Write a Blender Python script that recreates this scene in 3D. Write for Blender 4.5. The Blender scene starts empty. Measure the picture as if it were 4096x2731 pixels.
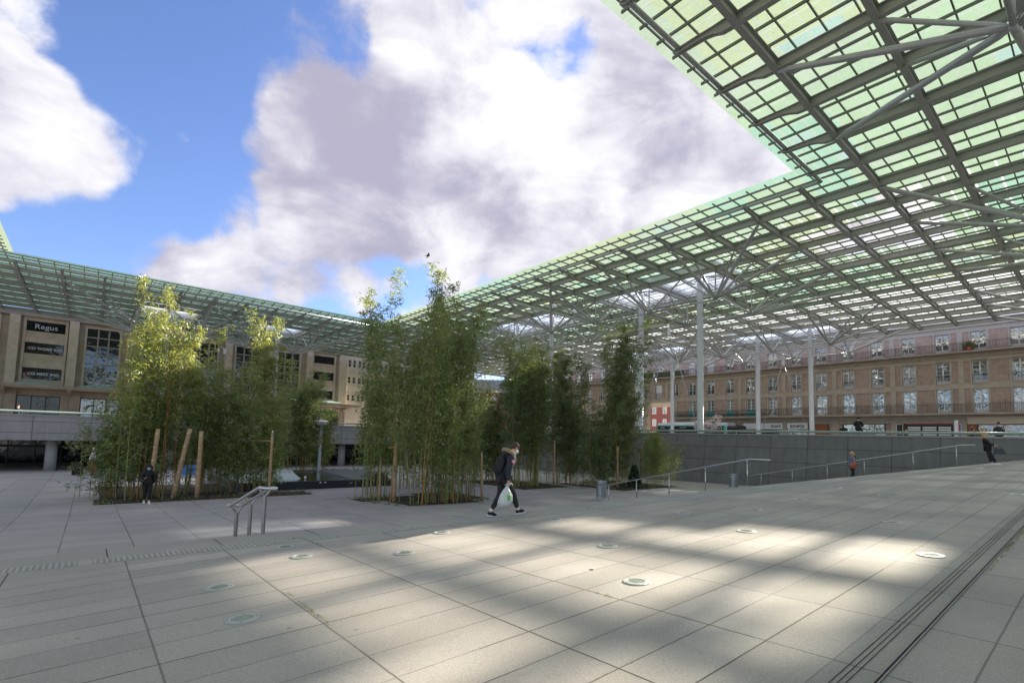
import bpy, bmesh, math, random
import numpy as np
from mathutils import Vector, Matrix
R_ = math.radians
S = bpy.context.scene
COL = S.collection
random.seed(7); rng = np.random.default_rng(7)

# ------------------------------------------------------------------ camera
cam = bpy.data.cameras.new('camera'); camo = bpy.data.objects.new('camera', cam); COL.objects.link(camo)
cam.sensor_width = 36; cam.lens = 17.728; cam.shift_y = 0.05606; cam.clip_start = .05; cam.clip_end = 6000
_rt = Vector((.99969, -.00195, .02485)); _dn = Vector((.02492, .07807, -.99664)); _fw = Vector((0, .99695, .0781))
camo.matrix_world = Matrix(((_rt.x, -_dn.x, -_fw.x, 0), (_rt.y, -_dn.y, -_fw.y, 0), (_rt.z, -_dn.z, -_fw.z, 0), (0, 0, 0, 1)))
S.camera = camo
S.view_settings.view_transform = 'Standard'; S.view_settings.look = 'None'; S.view_settings.exposure = 1.87; S.view_settings.gamma = 1
S.cycles.max_bounces = 6; S.cycles.diffuse_bounces = 3; S.cycles.glossy_bounces = 3; S.cycles.transmission_bounces = 4
S.cycles.transparent_max_bounces = 12

# ------------------------------------------------------------------ world: sky with clouds
SUN_AZ, SUN_EL = 42.5, 25.0
W_ = bpy.data.worlds.new("World"); S.world = W_; W_.use_nodes = True
nt = W_.node_tree; nt.nodes.clear()
def N(t, typ, **k):
    n = t.nodes.new(typ)
    for a_, v_ in k.items():
        if a_ == 'inp':
            for i_, x_ in v_.items(): n.inputs[i_].default_value = x_
        else: setattr(n, a_, v_)
    return n
def math_(t, op, a, b=None, c=None, clamp=False):
    n = N(t, 'ShaderNodeMath', operation=op, use_clamp=clamp)
    for i_, v in enumerate((a, b, c)):
        if v is None: continue
        if isinstance(v, (int, float)): n.inputs[i_].default_value = v
        else: t.links.new(v, n.inputs[i_])
    return n.outputs[0]
def mixc(t, f, a, b, bt='MIX'):
    n = N(t, 'ShaderNodeMix', data_type='RGBA', blend_type=bt)
    for k_, v in ((0, f), (6, a), (7, b)):
        if isinstance(v, (int, float)): n.inputs[k_].default_value = v
        elif isinstance(v, tuple): n.inputs[k_].default_value = v if len(v) == 4 else (*v, 1)
        else: t.links.new(v, n.inputs[k_])
    return n.outputs[2]
sky = N(nt, 'ShaderNodeTexSky', sky_type='NISHITA', sun_disc=False, sun_elevation=R_(SUN_EL), sun_rotation=R_(SUN_AZ), air_density=1.0, dust_density=.4, ozone_density=2.2)
skyc = mixc(nt, 1.0, sky.outputs[0], (1.03, 1.06, 1.36), 'MULTIPLY')
tc = N(nt, 'ShaderNodeTexCoord'); dirv = tc.outputs['Generated']
def blobs(lst):
    tot = None
    for (x, y, z, k, w) in lst:
        d = N(nt, 'ShaderNodeVectorMath', operation='DOT_PRODUCT'); nt.links.new(dirv, d.inputs[0]); d.inputs[1].default_value = (x, y, z)
        e = math_(nt, 'EXPONENT', math_(nt, 'MULTIPLY', math_(nt, 'SUBTRACT', d.outputs['Value'], 1.0), float(k)))
        e = math_(nt, 'MULTIPLY', e, float(w)); tot = e if tot is None else math_(nt, 'ADD', tot, e)
    return tot
cl = blobs([(-.634,.612,.473,130,1),(-.633,.655,.413,200,.8),(-.70,.63,.36,250,.4),(-.60,.71,.375,500,.35),(-.50,.83,.25,250,.7),(-.42,.87,.24,200,.5),(-.58,.79,.22,300,.5),(-.334,.737,.588,110,1.05),(-.256,.836,.486,90,1.1),(-.068,.787,.613,70,1.1),(.046,.86,.508,50,1.2),
  (-.149,.897,.416,70,1.0),(-.426,.855,.296,140,.8),(-.314,.869,.383,120,.8),(.279,.754,.595,40,1.2),(.329,.793,.513,40,1.2),(.55,.62,.56,10,1.2),(.174,.911,.373,90,.8),(-.119,.946,.302,150,.6),(-.02,-.8,.6,2.0,.9),(-.9,-.2,.3,5,.6),
  (-.491,.674,.552,120,-1.0),(-.542,.724,.427,160,-.8),(-.573,.668,.474,350,-.5),(-.659,.696,.284,120,-1.3),(.07,.799,.598,300,-1.35),(.151,.877,.456,700,-1.6),(-.03,.75,.66,900,-1.0),(.33,.83,.43,600,-1.4),(.10,.74,.66,700,-.8),(-.29,.69,.66,200,-.7),(-.168,.929,.329,900,-.9),(.029,.74,.67,600,-.8),(-.542,.776,.321,200,-.7)])
mp = N(nt, 'ShaderNodeMapping', vector_type='POINT'); mp.inputs['Scale'].default_value = (1, 1, 1.15); nt.links.new(dirv, mp.inputs[0])
n1 = N(nt, 'ShaderNodeTexNoise', inp={'Scale': 5.0, 'Detail': 14, 'Roughness': .63, 'Distortion': .25}); nt.links.new(mp.outputs[0], n1.inputs['Vector'])
wv = N(nt, 'ShaderNodeTexNoise', inp={'Scale': 7, 'Detail': 5}); nt.links.new(mp.outputs[0], wv.inputs['Vector'])
wsc = N(nt, 'ShaderNodeVectorMath', operation='SCALE'); wsc.inputs['Scale'].default_value = .10; nt.links.new(wv.outputs['Color'], wsc.inputs[0])
wad = N(nt, 'ShaderNodeVectorMath', operation='ADD'); nt.links.new(mp.outputs[0], wad.inputs[0]); nt.links.new(wsc.outputs[0], wad.inputs[1])
puff = None
for sc_, am_ in ((7.0, .95), (15.0, .5)):
    vo = N(nt, 'ShaderNodeTexVoronoi', feature='F1', inp={'Scale': sc_}); nt.links.new(wad.outputs[0], vo.inputs['Vector'])
    q__ = math_(nt, 'MULTIPLY', math_(nt, 'SUBTRACT', .42, vo.outputs['Distance']), am_); puff = q__ if puff is None else math_(nt, 'ADD', puff, q__)
dens = math_(nt, 'ADD', math_(nt, 'MULTIPLY', cl, .50), math_(nt, 'MULTIPLY', math_(nt, 'ADD', math_(nt, 'MULTIPLY', math_(nt, 'SUBTRACT', n1.outputs['Fac'], .5), 1.7), puff), 1.0))
mr = N(nt, 'ShaderNodeMapRange', interpolation_type='SMOOTHSTEP', inp={'From Min': -.04, 'From Max': .42}); nt.links.new(dens, mr.inputs['Value'])
n2 = N(nt, 'ShaderNodeTexNoise', inp={'Scale': 5.5, 'Detail': 9, 'Roughness': .6, 'Distortion': .3})
mp2 = N(nt, 'ShaderNodeMapping'); mp2.inputs['Location'].default_value = (3, 1, .5); mp2.inputs['Scale'].default_value = (1, 1, 1.7); nt.links.new(dirv, mp2.inputs[0]); nt.links.new(mp2.outputs[0], n2.inputs['Vector'])
dark = blobs([(-.15,.87,.46,60,.45),(-.36,.83,.42,60,.5),(-.62,.62,.47,200,.3),(.22,.84,.5,80,.35),(-.29,.80,.53,90,.75),(-.256,.85,.46,120,.5),(-.43,.85,.29,160,.6),(.30,.78,.55,90,.9),(.13,.94,.30,120,.6),(-.31,.86,.40,200,.35),(.46,.76,.46,120,.3),(-.69,.60,.40,120,.35),
   (-.068,.787,.613,60,-.5),(.046,.86,.508,40,-.75),(-.60,.63,.5,150,-.4),(.45,.66,.6,20,-.5),(-.15,.93,.34,150,-.2)])
dk = math_(nt, 'ADD', math_(nt, 'SUBTRACT', math_(nt, 'MULTIPLY', dark, .75), math_(nt, 'MULTIPLY', puff, 1.1)), math_(nt, 'MULTIPLY', math_(nt, 'SUBTRACT', n2.outputs['Fac'], .46), 4.5), None)
mrd = N(nt, 'ShaderNodeMapRange', interpolation_type='SMOOTHSTEP', inp={'From Min': -.7, 'From Max': 1.6}); nt.links.new(dk, mrd.inputs['Value'])
cloudc = mixc(nt, mrd.outputs[0], (.66, .655, .68), (.30, .29, .375))
ccs = N(nt, 'ShaderNodeVectorMath', operation='SCALE'); nt.links.new(cloudc, ccs.inputs[0]); ccs.inputs['Scale'].default_value = 9.0
fin = mixc(nt, mr.outputs[0], skyc, ccs.outputs[0])
bg = N(nt, 'ShaderNodeBackground', inp={'Strength': .05}); nt.links.new(fin, bg.inputs[0])
wo = N(nt, 'ShaderNodeOutputWorld'); nt.links.new(bg.outputs[0], wo.inputs[0])

# ------------------------------------------------------------------ sun
sl = bpy.data.lights.new('sun', 'SUN'); sl.energy = 5.0; sl.angle = R_(1.0); sl.color = (1, .945, .86)
so = bpy.data.objects.new('sun', sl); COL.objects.link(so)
_sd = Vector((math.sin(R_(SUN_AZ)) * math.cos(R_(SUN_EL)), math.cos(R_(SUN_AZ)) * math.cos(R_(SUN_EL)), math.sin(R_(SUN_EL))))
so.rotation_euler = _sd.to_track_quat('Z', 'Y').to_euler()

# ------------------------------------------------------------------ frames
YAW = 0.8773474
A2 = np.array([math.sin(YAW), math.cos(YAW)]); B2 = np.array([math.cos(YAW), -math.sin(YAW)])
def P(sa, sb, z=0.0):
    return Vector((A2[0] * sa + B2[0] * sb, A2[1] * sa + B2[1] * sb, z))
UA = Vector((A2[0], A2[1], 0)); UB = Vector((B2[0], B2[1], 0)); UZ = Vector((0, 0, 1))
M = 3.0; CI, CJ = 5.0220, -2.4317     # module grid: sa=(i+CI)*M, sb=(j+CJ)*M
CI = 2.3078378 * A2[0] + 5.0802153 * A2[1]; CJ = 2.3078378 * B2[0] + 5.0802153 * B2[1]
def G(i, j, dz=0.0):
    return P((i + CI) * M, (j + CJ) * M, (4.4745 - .0096 * i + .0017 * j) * M + dz)

# ------------------------------------------------------------------ materials
MATS = {}
def principled(name, col, rough=.6, metal=0, noise=None, bump=None, spec=None, nscale=5, col2=None, coord='Object', detail=6, emis=None):
    m = bpy.data.materials.new(name); m.use_nodes = True; t = m.node_tree; b = t.nodes['Principled BSDF']
    b.inputs['Base Color'].default_value = (*col, 1); b.inputs['Roughness'].default_value = rough; b.inputs['Metallic'].default_value = metal
    if spec is not None: b.inputs['Specular IOR Level'].default_value = spec
    if noise or bump:
        tc = N(t, 'ShaderNodeTexCoord'); n = N(t, 'ShaderNodeTexNoise', inp={'Scale': nscale, 'Detail': detail, 'Roughness': .62}); t.links.new(tc.outputs[coord], n.inputs[0])
    if noise:
        c2 = col2 or tuple(c * (1 - noise) for c in col)
        mrn = N(t, 'ShaderNodeMapRange', inp={'From Min': .3, 'From Max': .7}); t.links.new(n.outputs['Fac'], mrn.inputs[0])
        o = mixc(t, mrn.outputs[0], (*c2, 1), (*col, 1)); t.links.new(o, b.inputs['Base Color'])
    if bump:
        bp = N(t, 'ShaderNodeBump', inp={'Strength': bump, 'Distance': .05}); t.links.new(n.outputs['Fac'], bp.inputs['Height']); t.links.new(bp.outputs[0], b.inputs['Normal'])
    if emis:
        b.inputs['Emission Color'].default_value = (*emis[:3], 1); b.inputs['Emission Strength'].default_value = emis[3]
    MATS[name] = m; return m
def rotcoord(t, origin=(0, 0, 0)):
    """world position expressed in the (sa, sb, z) frame"""
    g = N(t, 'ShaderNodeNewGeometry')
    da = N(t, 'ShaderNodeVectorMath', operation='DOT_PRODUCT'); da.inputs[1].default_value = UA; t.links.new(g.outputs['Position'], da.inputs[0])
    db = N(t, 'ShaderNodeVectorMath', operation='DOT_PRODUCT'); db.inputs[1].default_value = UB; t.links.new(g.outputs['Position'], db.inputs[0])
    sx = N(t, 'ShaderNodeSeparateXYZ'); t.links.new(g.outputs['Position'], sx.inputs[0])
    return da.outputs['Value'], db.outputs['Value'], sx.outputs['Z'], g
def line_mask(t, coord, off, period, half):
    """1 on a joint line of half width 'half' repeated every period"""
    x = math_(t, 'DIVIDE', math_(t, 'SUBTRACT', coord, off), period)
    fr = math_(t, 'SUBTRACT', x, math_(t, 'FLOOR', math_(t, 'ADD', x, .5)))
    d = math_(t, 'MULTIPLY', math_(t, 'ABSOLUTE', fr), period)
    mr = N(t, 'ShaderNodeMapRange', inp={'From Min': half * .6, 'From Max': half * 1.3, 'To Min': 1, 'To Max': 0}); t.links.new(d, mr.inputs[0])
    return mr.outputs[0], math_(t, 'FLOOR', math_(t, 'ADD', x, .5))
def paving_mat(name, base, oa, pa, ob, pb, ha=.009, hb=.008, moss=True, stagger=True):
    m = bpy.data.materials.new(name); m.use_nodes = True; t = m.node_tree; b = t.nodes['Principled BSDF']; b.inputs['Roughness'].default_value = .85
    b.inputs['Specular IOR Level'].default_value = .25
    ca, cb, cz, g = rotcoord(t)
    wob = N(t, 'ShaderNodeTexNoise', inp={'Scale': 9, 'Detail': 3}); t.links.new(g.outputs['Position'], wob.inputs[0])
    wa = math_(t, 'ADD', ca, math_(t, 'MULTIPLY', math_(t, 'SUBTRACT', wob.outputs['Fac'], .5), .012))
    wb = math_(t, 'ADD', cb, math_(t, 'MULTIPLY', math_(t, 'SUBTRACT', wob.outputs['Fac'], .5), .010))
    l1, ia = line_mask(t, wa, oa, pa, ha); l2, ib = line_mask(t, wb, ob, pb, hb)
    # joint strength varies: some joints open and mossy, others tight
    cmb = N(t, 'ShaderNodeCombineXYZ'); t.links.new(ia, cmb.inputs[0]); t.links.new(math_(t, 'FLOOR', math_(t, 'DIVIDE', cb, 2.1)), cmb.inputs[1])
    wn1 = N(t, 'ShaderNodeTexWhiteNoise'); t.links.new(cmb.outputs[0], wn1.inputs[0])
    cmb2 = N(t, 'ShaderNodeCombineXYZ'); t.links.new(ib, cmb2.inputs[0]); t.links.new(math_(t, 'FLOOR', math_(t, 'DIVIDE', ca, pa * 2)), cmb2.inputs[1])
    wn2 = N(t, 'ShaderNodeTexWhiteNoise'); t.links.new(cmb2.outputs[0], wn2.inputs[0])
    s1 = math_(t, 'MULTIPLY', l1, math_(t, 'ADD', math_(t, 'MULTIPLY', wn1.outputs[0], .45), .5))
    s2 = math_(t, 'MULTIPLY', l2, math_(t, 'ADD', math_(t, 'MULTIPLY', wn2.outputs[0], .6), .30))
    jm = math_(t, 'MAXIMUM', s1, s2)
    # slab tint per slab
    cmb3 = N(t, 'ShaderNodeCombineXYZ'); t.links.new(math_(t, 'FLOOR', math_(t, 'DIVIDE', math_(t, 'SUBTRACT', ca, oa), pa)), cmb3.inputs[0]); t.links.new(math_(t, 'FLOOR', math_(t, 'DIVIDE', math_(t, 'SUBTRACT', cb, ob), pb)), cmb3.inputs[1])
    wn3 = N(t, 'ShaderNodeTexWhiteNoise'); t.links.new(cmb3.outputs[0], wn3.inputs[0])
    fine = N(t, 'ShaderNodeTexNoise', inp={'Scale': 70, 'Detail': 6, 'Roughness': .85}); t.links.new(g.outputs['Position'], fine.inputs[0])
    big = N(t, 'ShaderNodeTexNoise', inp={'Scale': .5, 'Detail': 7, 'Roughness': .6}); t.links.new(g.outputs['Position'], big.inputs[0])
    f = math_(t, 'ADD', math_(t, 'MULTIPLY', math_(t, 'SUBTRACT', fine.outputs['Fac'], .5), 1.9), 1.0)
    f = math_(t, 'MULTIPLY', f, math_(t, 'ADD', math_(t, 'MULTIPLY', big.outputs['Fac'], .42), .79))
    f = math_(t, 'MULTIPLY', f, math_(t, 'ADD', math_(t, 'MULTIPLY', wn3.outputs[0], .15), .925))
    # stains / gum spots
    v = N(t, 'ShaderNodeTexVoronoi', inp={'Scale': 1.7, 'Randomness': 1}); t.links.new(g.outputs['Position'], v.inputs['Vector'])
    sp = N(t, 'ShaderNodeMapRange', inp={'From Min': .022, 'From Max': .05, 'To Min': .60, 'To Max': 1}); t.links.new(v.outputs['Distance'], sp.inputs[0])
    v2 = N(t, 'ShaderNodeTexVoronoi', inp={'Scale': .6, 'Randomness': 1}); 
    mp_ = N(t, 'ShaderNodeMapping'); mp_.inputs['Location'].default_value = (5.3, 2.2, 0); t.links.new(g.outputs['Position'], mp_.inputs[0]); t.links.new(mp_.outputs[0], v2.inputs['Vector'])
    sp2 = N(t, 'ShaderNodeMapRange', inp={'From Min': .010, 'From Max': .016, 'To Min': 1.7, 'To Max': 1}); t.links.new(v2.outputs['Distance'], sp2.inputs[0])
    f = math_(t, 'MULTIPLY', f, math_(t, 'MULTIPLY', sp.outputs[0], sp2.outputs[0]))
    sc = N(t, 'ShaderNodeVectorMath', operation='SCALE'); sc.inputs[0].default_value = base; t.links.new(f, sc.inputs['Scale'])
    mossn = N(t, 'ShaderNodeTexNoise', inp={'Scale': 1.3, 'Detail': 4}); t.links.new(g.outputs['Position'], mossn.inputs[0])
    mm = N(t, 'ShaderNodeMapRange', inp={'From Min': .55, 'From Max': .68}); t.links.new(mossn.outputs['Fac'], mm.inputs[0])
    jc = mixc(t, mm.outputs[0], (.035, .032, .028, 1), (.06, .075, .025, 1))
    o = mixc(t, jm, sc.outputs[0], jc); t.links.new(o, b.inputs['Base Color'])
    bp = N(t, 'ShaderNodeBump', inp={'Strength': .35, 'Distance': .004}); t.links.new(fine.outputs['Fac'], bp.inputs['Height']); t.links.new(bp.outputs[0], b.inputs['Normal'])
    MATS[name] = m; return m
paving_mat('slope_paving', (.39, .350, .328), 3.22 - 1.33, 1.33, -1.49, .514)
paving_mat('side_paving', (.345, .315, .295), 3.22 - 1.33, 1.33, -.72, 1.25)
paving_mat('lower_paving', (.385, .350, .335), 2.3, 1.33, -10.0, .62, ha=.010, hb=.007)
principled('concrete', (.36, .355, .345), .8, noise=.18, nscale=1.2, bump=.15)
principled('kerb', (.38, .345, .325), .85, noise=.2, nscale=40)
principled('stair_stone', (.33, .32, .305), .85, noise=.15, nscale=30)
principled('stud_stone', (.44, .415, .39), .8)
principled('asphalt', (.10, .10, .10), .9, noise=.25, nscale=30)
principled('soil', (.075, .042, .028), .95, noise=.6, nscale=14, bump=.8)
principled('beam_paint', (.37, .372, .345), .45, noise=.12, nscale=2)
principled('rafter_paint', (.16, .165, .145), .5)
principled('mast_steel', (.56, .57, .58), .4, metal=.2, noise=.12, nscale=2)
principled('steel_light', (.45, .455, .45), .36, metal=.3, noise=.1, nscale=3)
principled('white_steel', (.72, .72, .72), .4)
principled('stainless', (.62, .60, .58), .28, metal=1.0, noise=.12, nscale=9)
principled('post_steel', (.42, .40, .38), .4, metal=.9, noise=.3, nscale=6)
principled('stud_base', (.32, .295, .275), .9, noise=.2, nscale=40)
principled('dark_steel', (.05, .05, .05), .5)
principled('gutter_green', (.33, .42, .36), .4, noise=.2, nscale=4)
principled('rail_green', (.30, .40, .32), .3, noise=.25, nscale=.8)
principled('iron', (.045, .04, .045), .6)
principled('stone_band', (.46, .39, .30), .85, noise=.22, nscale=1.6, bump=.1)
principled('stone_pale', (.58, .53, .50), .85, noise=.12, nscale=1.3)
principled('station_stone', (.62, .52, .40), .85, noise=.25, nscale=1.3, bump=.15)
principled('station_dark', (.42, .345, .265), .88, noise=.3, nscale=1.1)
principled('wing_stone', (.62, .54, .42), .85, noise=.12, nscale=1.5)
principled('white_frame', (.72, .71, .68), .5)
principled('bronze_frame', (.36, .33, .28), .6)
principled('black_frame', (.02, .02, .02), .4)
principled('shutter_white', (.75, .75, .74), .6)
principled('slate', (.22, .235, .24), .7, noise=.2, nscale=3)
principled('teal_panel', (.06, .34, .33), .6)
principled('orange_panel', (.55, .13, .04), .6)
principled('brown_door', (.30, .09, .035), .55)
principled('sign_white', (.80, .80, .79), .5)
principled('sign_black', (.02, .02, .022), .5)
principled('text_black', (.02, .02, .02), .6)
principled('text_white', (.85, .85, .85), .6)
principled('text_grey', (.62, .63, .65), .5)
principled('red', (.62, .02, .02), .5)
principled('blue_poster', (.08, .16, .55), .4)
principled('blue_barrier', (.10, .25, .60), .5)
principled('white', (.8, .8, .8), .5)
principled('wood_post', (.50, .33, .17), .75, noise=.3, nscale=6, bump=.25)
principled('culm_orange', (.50, .24, .07), .55, noise=.35, nscale=4)
principled('culm_green', (.28, .32, .10), .5, noise=.3, nscale=4)
principled('culm_dark', (.07, .11, .05), .5)
principled('bark', (.10, .075, .055), .9, noise=.4, nscale=12)
principled('basalt', (.030, .033, .038), .35, noise=.3, nscale=5)
principled('basalt_top', (.12, .12, .125), .5, noise=.3, nscale=6)
principled('pale_slab', (.50, .56, .50), .45, noise=.15, nscale=2)
principled('lamp_grey', (.45, .47, .50), .45)
principled('light_ring', (.42, .42, .40), .55, metal=.2)
principled('light_glass', (.34, .38, .33), .15, noise=.35, nscale=30)
principled('bin_metal', (.50, .52, .53), .35, metal=.7)
principled('skin', (.60, .36, .27), .55)
principled('navy_cloth', (.022, .028, .048), .7, noise=.5, nscale=14, bump=.5)
principled('black_cloth', (.012, .012, .014), .75, noise=.4, nscale=10, bump=.3)
principled('charcoal_cloth', (.028, .027, .028), .8, noise=.3, nscale=10)
principled('fur', (.52, .40, .24), .95, noise=.45, nscale=45, bump=1.0)
principled('white_cloth', (.78, .78, .78), .8)
principled('red_cloth', (.45, .03, .02), .8)
principled('mask_blue', (.35, .55, .72), .8)
principled('hair_brown', (.085, .05, .03), .8, noise=.4, nscale=60)
principled('hair_dark', (.03, .018, .014), .7)
principled('hair_blonde', (.52, .36, .19), .7, noise=.3, nscale=40)
principled('leather_brown', (.42, .10, .035), .5)
principled('leather_black', (.03, .033, .036), .3)
principled('plastic_bag', (.70, .74, .72), .35, noise=.2, nscale=14, bump=.8)
principled('bag_green', (.15, .50, .08), .5)
principled('bird', (.05, .05, .055), .8)
principled('blossom', (.75, .62, .62), .8)
principled('terracotta', (.35, .08, .05), .8)
principled('bus_white', (.62, .66, .68), .3)
principled('bus_black', (.012, .013, .015), .15)
principled('bus_teal', (.03, .50, .48), .35)
principled('skirt_tan', (.62, .52, .38), .7)
def plaid():
    m = principled('plaid_cloth', (.05, .07, .25), .85); t = m.node_tree; b = t.nodes['Principled BSDF']
    tc = N(t, 'ShaderNodeTexCoord'); w = N(t, 'ShaderNodeTexWave', wave_type='BANDS', bands_direction='Z', inp={'Scale': 4.5, 'Distortion': 1.5, 'Detail': 2}); t.links.new(tc.outputs['Object'], w.inputs[0])
    cr = N(t, 'ShaderNodeValToRGB'); cr.color_ramp.elements[0].color = (.015, .015, .03, 1); cr.color_ramp.elements[1].color = (.45, .45, .5, 1); cr.color_ramp.elements[1].position = .95
    e = cr.color_ramp.elements.new(.55); e.color = (.05, .07, .28, 1); t.links.new(w.outputs['Fac'], cr.inputs[0]); t.links.new(cr.outputs[0], b.inputs['Base Color'])
plaid()
def block_mat(name, c1, c2, mortar, bw, bh, ms=.02):
    m = bpy.data.materials.new(name); m.use_nodes = True; t = m.node_tree; b = t.nodes['Principled BSDF']; b.inputs['Roughness'].default_value = .9
    ca, cb, cz, g = rotcoord(t)
    c = N(t, 'ShaderNodeCombineXYZ'); t.links.new(math_(t, 'ADD', cb, ca), c.inputs[0]); t.links.new(cz, c.inputs[1])
    br = N(t, 'ShaderNodeTexBrick', inp={'Color1': (*c1, 1), 'Color2': (*c2, 1), 'Mortar': (*mortar, 1), 'Scale': 1, 'Mortar Size': ms, 'Bias': 0, 'Brick Width': bw, 'Row Height': bh, 'Mortar Smooth': .1})
    t.links.new(c.outputs[0], br.inputs['Vector'])
    n = N(t, 'ShaderNodeTexNoise', inp={'Scale': 2.2, 'Detail': 7}); t.links.new(g.outputs['Position'], n.inputs[0])
    k = N(t, 'ShaderNodeVectorMath', operation='SCALE'); t.links.new(br.outputs['Color'], k.inputs[0]); t.links.new(math_(t, 'ADD', math_(t, 'MULTIPLY', n.outputs['Fac'], .6), .7), k.inputs['Scale'])
    t.links.new(k.outputs[0], b.inputs['Base Color']); MATS[name] = m
block_mat('panel_brown', (.33, .24, .18), (.385, .285, .22), (.40, .345, .28), .83, .62, .022)
block_mat('panel_pink', (.48, .35, .305), (.53, .395, .35), (.55, .47, .42), .83, .58, .022)
block_mat('red_brick', (.22, .062, .055), (.26, .08, .07), (.36, .17, .14), .24, .075, .01)
def panel_wall_mat(name, base, pa, pz, oz):
    """large stone-clad panels with dark open joints, on walls (coordinate sa+sb for the run, z for the height)"""
    m = bpy.data.materials.new(name); m.use_nodes = True; t = m.node_tree; b = t.nodes['Principled BSDF']; b.inputs['Roughness'].default_value = .75
    ca, cb, cz, g = rotcoord(t)
    run = cb if name == 'wall_panels' else ca
    l1, i1 = line_mask(t, run, .0, pa, .014); l2, i2 = line_mask(t, cz, oz, pz, .013)
    jm = math_(t, 'MAXIMUM', l1, l2)
    c = N(t, 'ShaderNodeCombineXYZ'); t.links.new(math_(t, 'FLOOR', math_(t, 'DIVIDE', run, pa)), c.inputs[0]); t.links.new(math_(t, 'FLOOR', math_(t, 'DIVIDE', math_(t, 'SUBTRACT', cz, oz), pz)), c.inputs[1])
    wn = N(t, 'ShaderNodeTexWhiteNoise'); t.links.new(c.outputs[0], wn.inputs[0])
    n = N(t, 'ShaderNodeTexNoise', inp={'Scale': 1.6, 'Detail': 8, 'Roughness': .65}); t.links.new(g.outputs['Position'], n.inputs[0])
    st = N(t, 'ShaderNodeTexNoise', inp={'Scale': 1.0, 'Detail': 5}); mp = N(t, 'ShaderNodeMapping'); mp.inputs['Scale'].default_value = (3.5, 3.5, .25); t.links.new(g.outputs['Position'], mp.inputs[0]); t.links.new(mp.outputs[0], st.inputs[0])
    f = math_(t, 'ADD', math_(t, 'MULTIPLY', n.outputs['Fac'], .5), math_(t, 'MULTIPLY', st.outputs['Fac'], .5))
    f = math_(t, 'MULTIPLY', math_(t, 'ADD', f, .5), math_(t, 'ADD', math_(t, 'MULTIPLY', wn.outputs[0], .14), .93))
    sc = N(t, 'ShaderNodeVectorMath', operation='SCALE'); sc.inputs[0].default_value = base; t.links.new(f, sc.inputs['Scale'])
    t.links.new(mixc(t, jm, sc.outputs[0], (.02, .02, .02, 1)), b.inputs['Base Color']); MATS[name] = m
panel_wall_mat('wall_panels', (.16, .158, .15), 2.35, 1.02, -.20)
panel_wall_mat('fascia_panels', (.31, .30, .29), 3.1, .78, -.42)
def glass_mirror(name, tint, refl=.55, wav=.35, scale=1.3):
    m = bpy.data.materials.new(name); m.use_nodes = True; t = m.node_tree; t.nodes.clear()
    g = N(t, 'ShaderNodeNewGeometry'); n = N(t, 'ShaderNodeTexNoise', inp={'Scale': scale, 'Detail': 2, 'Distortion': .6}); t.links.new(g.outputs['Position'], n.inputs[0])
    bp = N(t, 'ShaderNodeBump', inp={'Strength': wav, 'Distance': .12}); t.links.new(n.outputs['Fac'], bp.inputs['Height'])
    gl = N(t, 'ShaderNodeBsdfGlossy', inp={'Roughness': .04, 'Color': (.9, .95, .95, 1)}); t.links.new(bp.outputs[0], gl.inputs['Normal'])
    df = N(t, 'ShaderNodeBsdfDiffuse', inp={'Color': (*tint, 1)})
    if name == 'window_glass':
        ca, cb, cz, _g = rotcoord(t); cc = N(t, 'ShaderNodeCombineXYZ'); t.links.new(math_(t, 'FLOOR', math_(t, 'DIVIDE', math_(t, 'ADD', cb, 14.21), 3.16)), cc.inputs[0]); t.links.new(math_(t, 'FLOOR', math_(t, 'DIVIDE', math_(t, 'SUBTRACT', cz, .6), 3.4)), cc.inputs[1])
        wn = N(t, 'ShaderNodeTexWhiteNoise'); t.links.new(cc.outputs[0], wn.inputs[0]); mr = N(t, 'ShaderNodeMapRange', inp={'From Min': .45, 'From Max': .9}); t.links.new(wn.outputs[0], mr.inputs[0])
        fold = N(t, 'ShaderNodeTexWave', wave_type='BANDS', bands_direction='X', inp={'Scale': 4.5, 'Distortion': 1.0}); c2_ = N(t, 'ShaderNodeCombineXYZ'); t.links.new(cb, c2_.inputs[0]); t.links.new(c2_.outputs[0], fold.inputs[0])
        k2 = math_(t, 'MULTIPLY', mr.outputs[0], math_(t, 'ADD', math_(t, 'MULTIPLY', fold.outputs['Fac'], .4), .5))
        t.links.new(mixc(t, k2, (*tint, 1), (.42, .40, .36, 1)), df.inputs['Color'])
    lw = N(t, 'ShaderNodeFresnel', inp={'IOR': 1.5})
    fac = math_(t, 'ADD', lw.outputs[0], refl, clamp=True)
    mx = N(t, 'ShaderNodeMixShader'); t.links.new(fac, mx.inputs[0]); t.links.new(df.outputs[0], mx.inputs[1]); t.links.new(gl.outputs[0], mx.inputs[2])
    o = N(t, 'ShaderNodeOutputMaterial'); t.links.new(mx.outputs[0], o.inputs[0]); MATS[name] = m
glass_mirror('window_glass', (.05, .055, .05), .26, .30, 1.1)
glass_mirror('station_glass', (.012, .013, .014), .10, .25, .8)
glass_mirror('shop_glass', (.03, .028, .025), .22, .35, 1.2)
glass_mirror('dark_glass', (.010, .012, .012), .03, .15, 1.0)
glass_mirror('water', (.012, .014, .014), .22, .12, 7.0)
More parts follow.
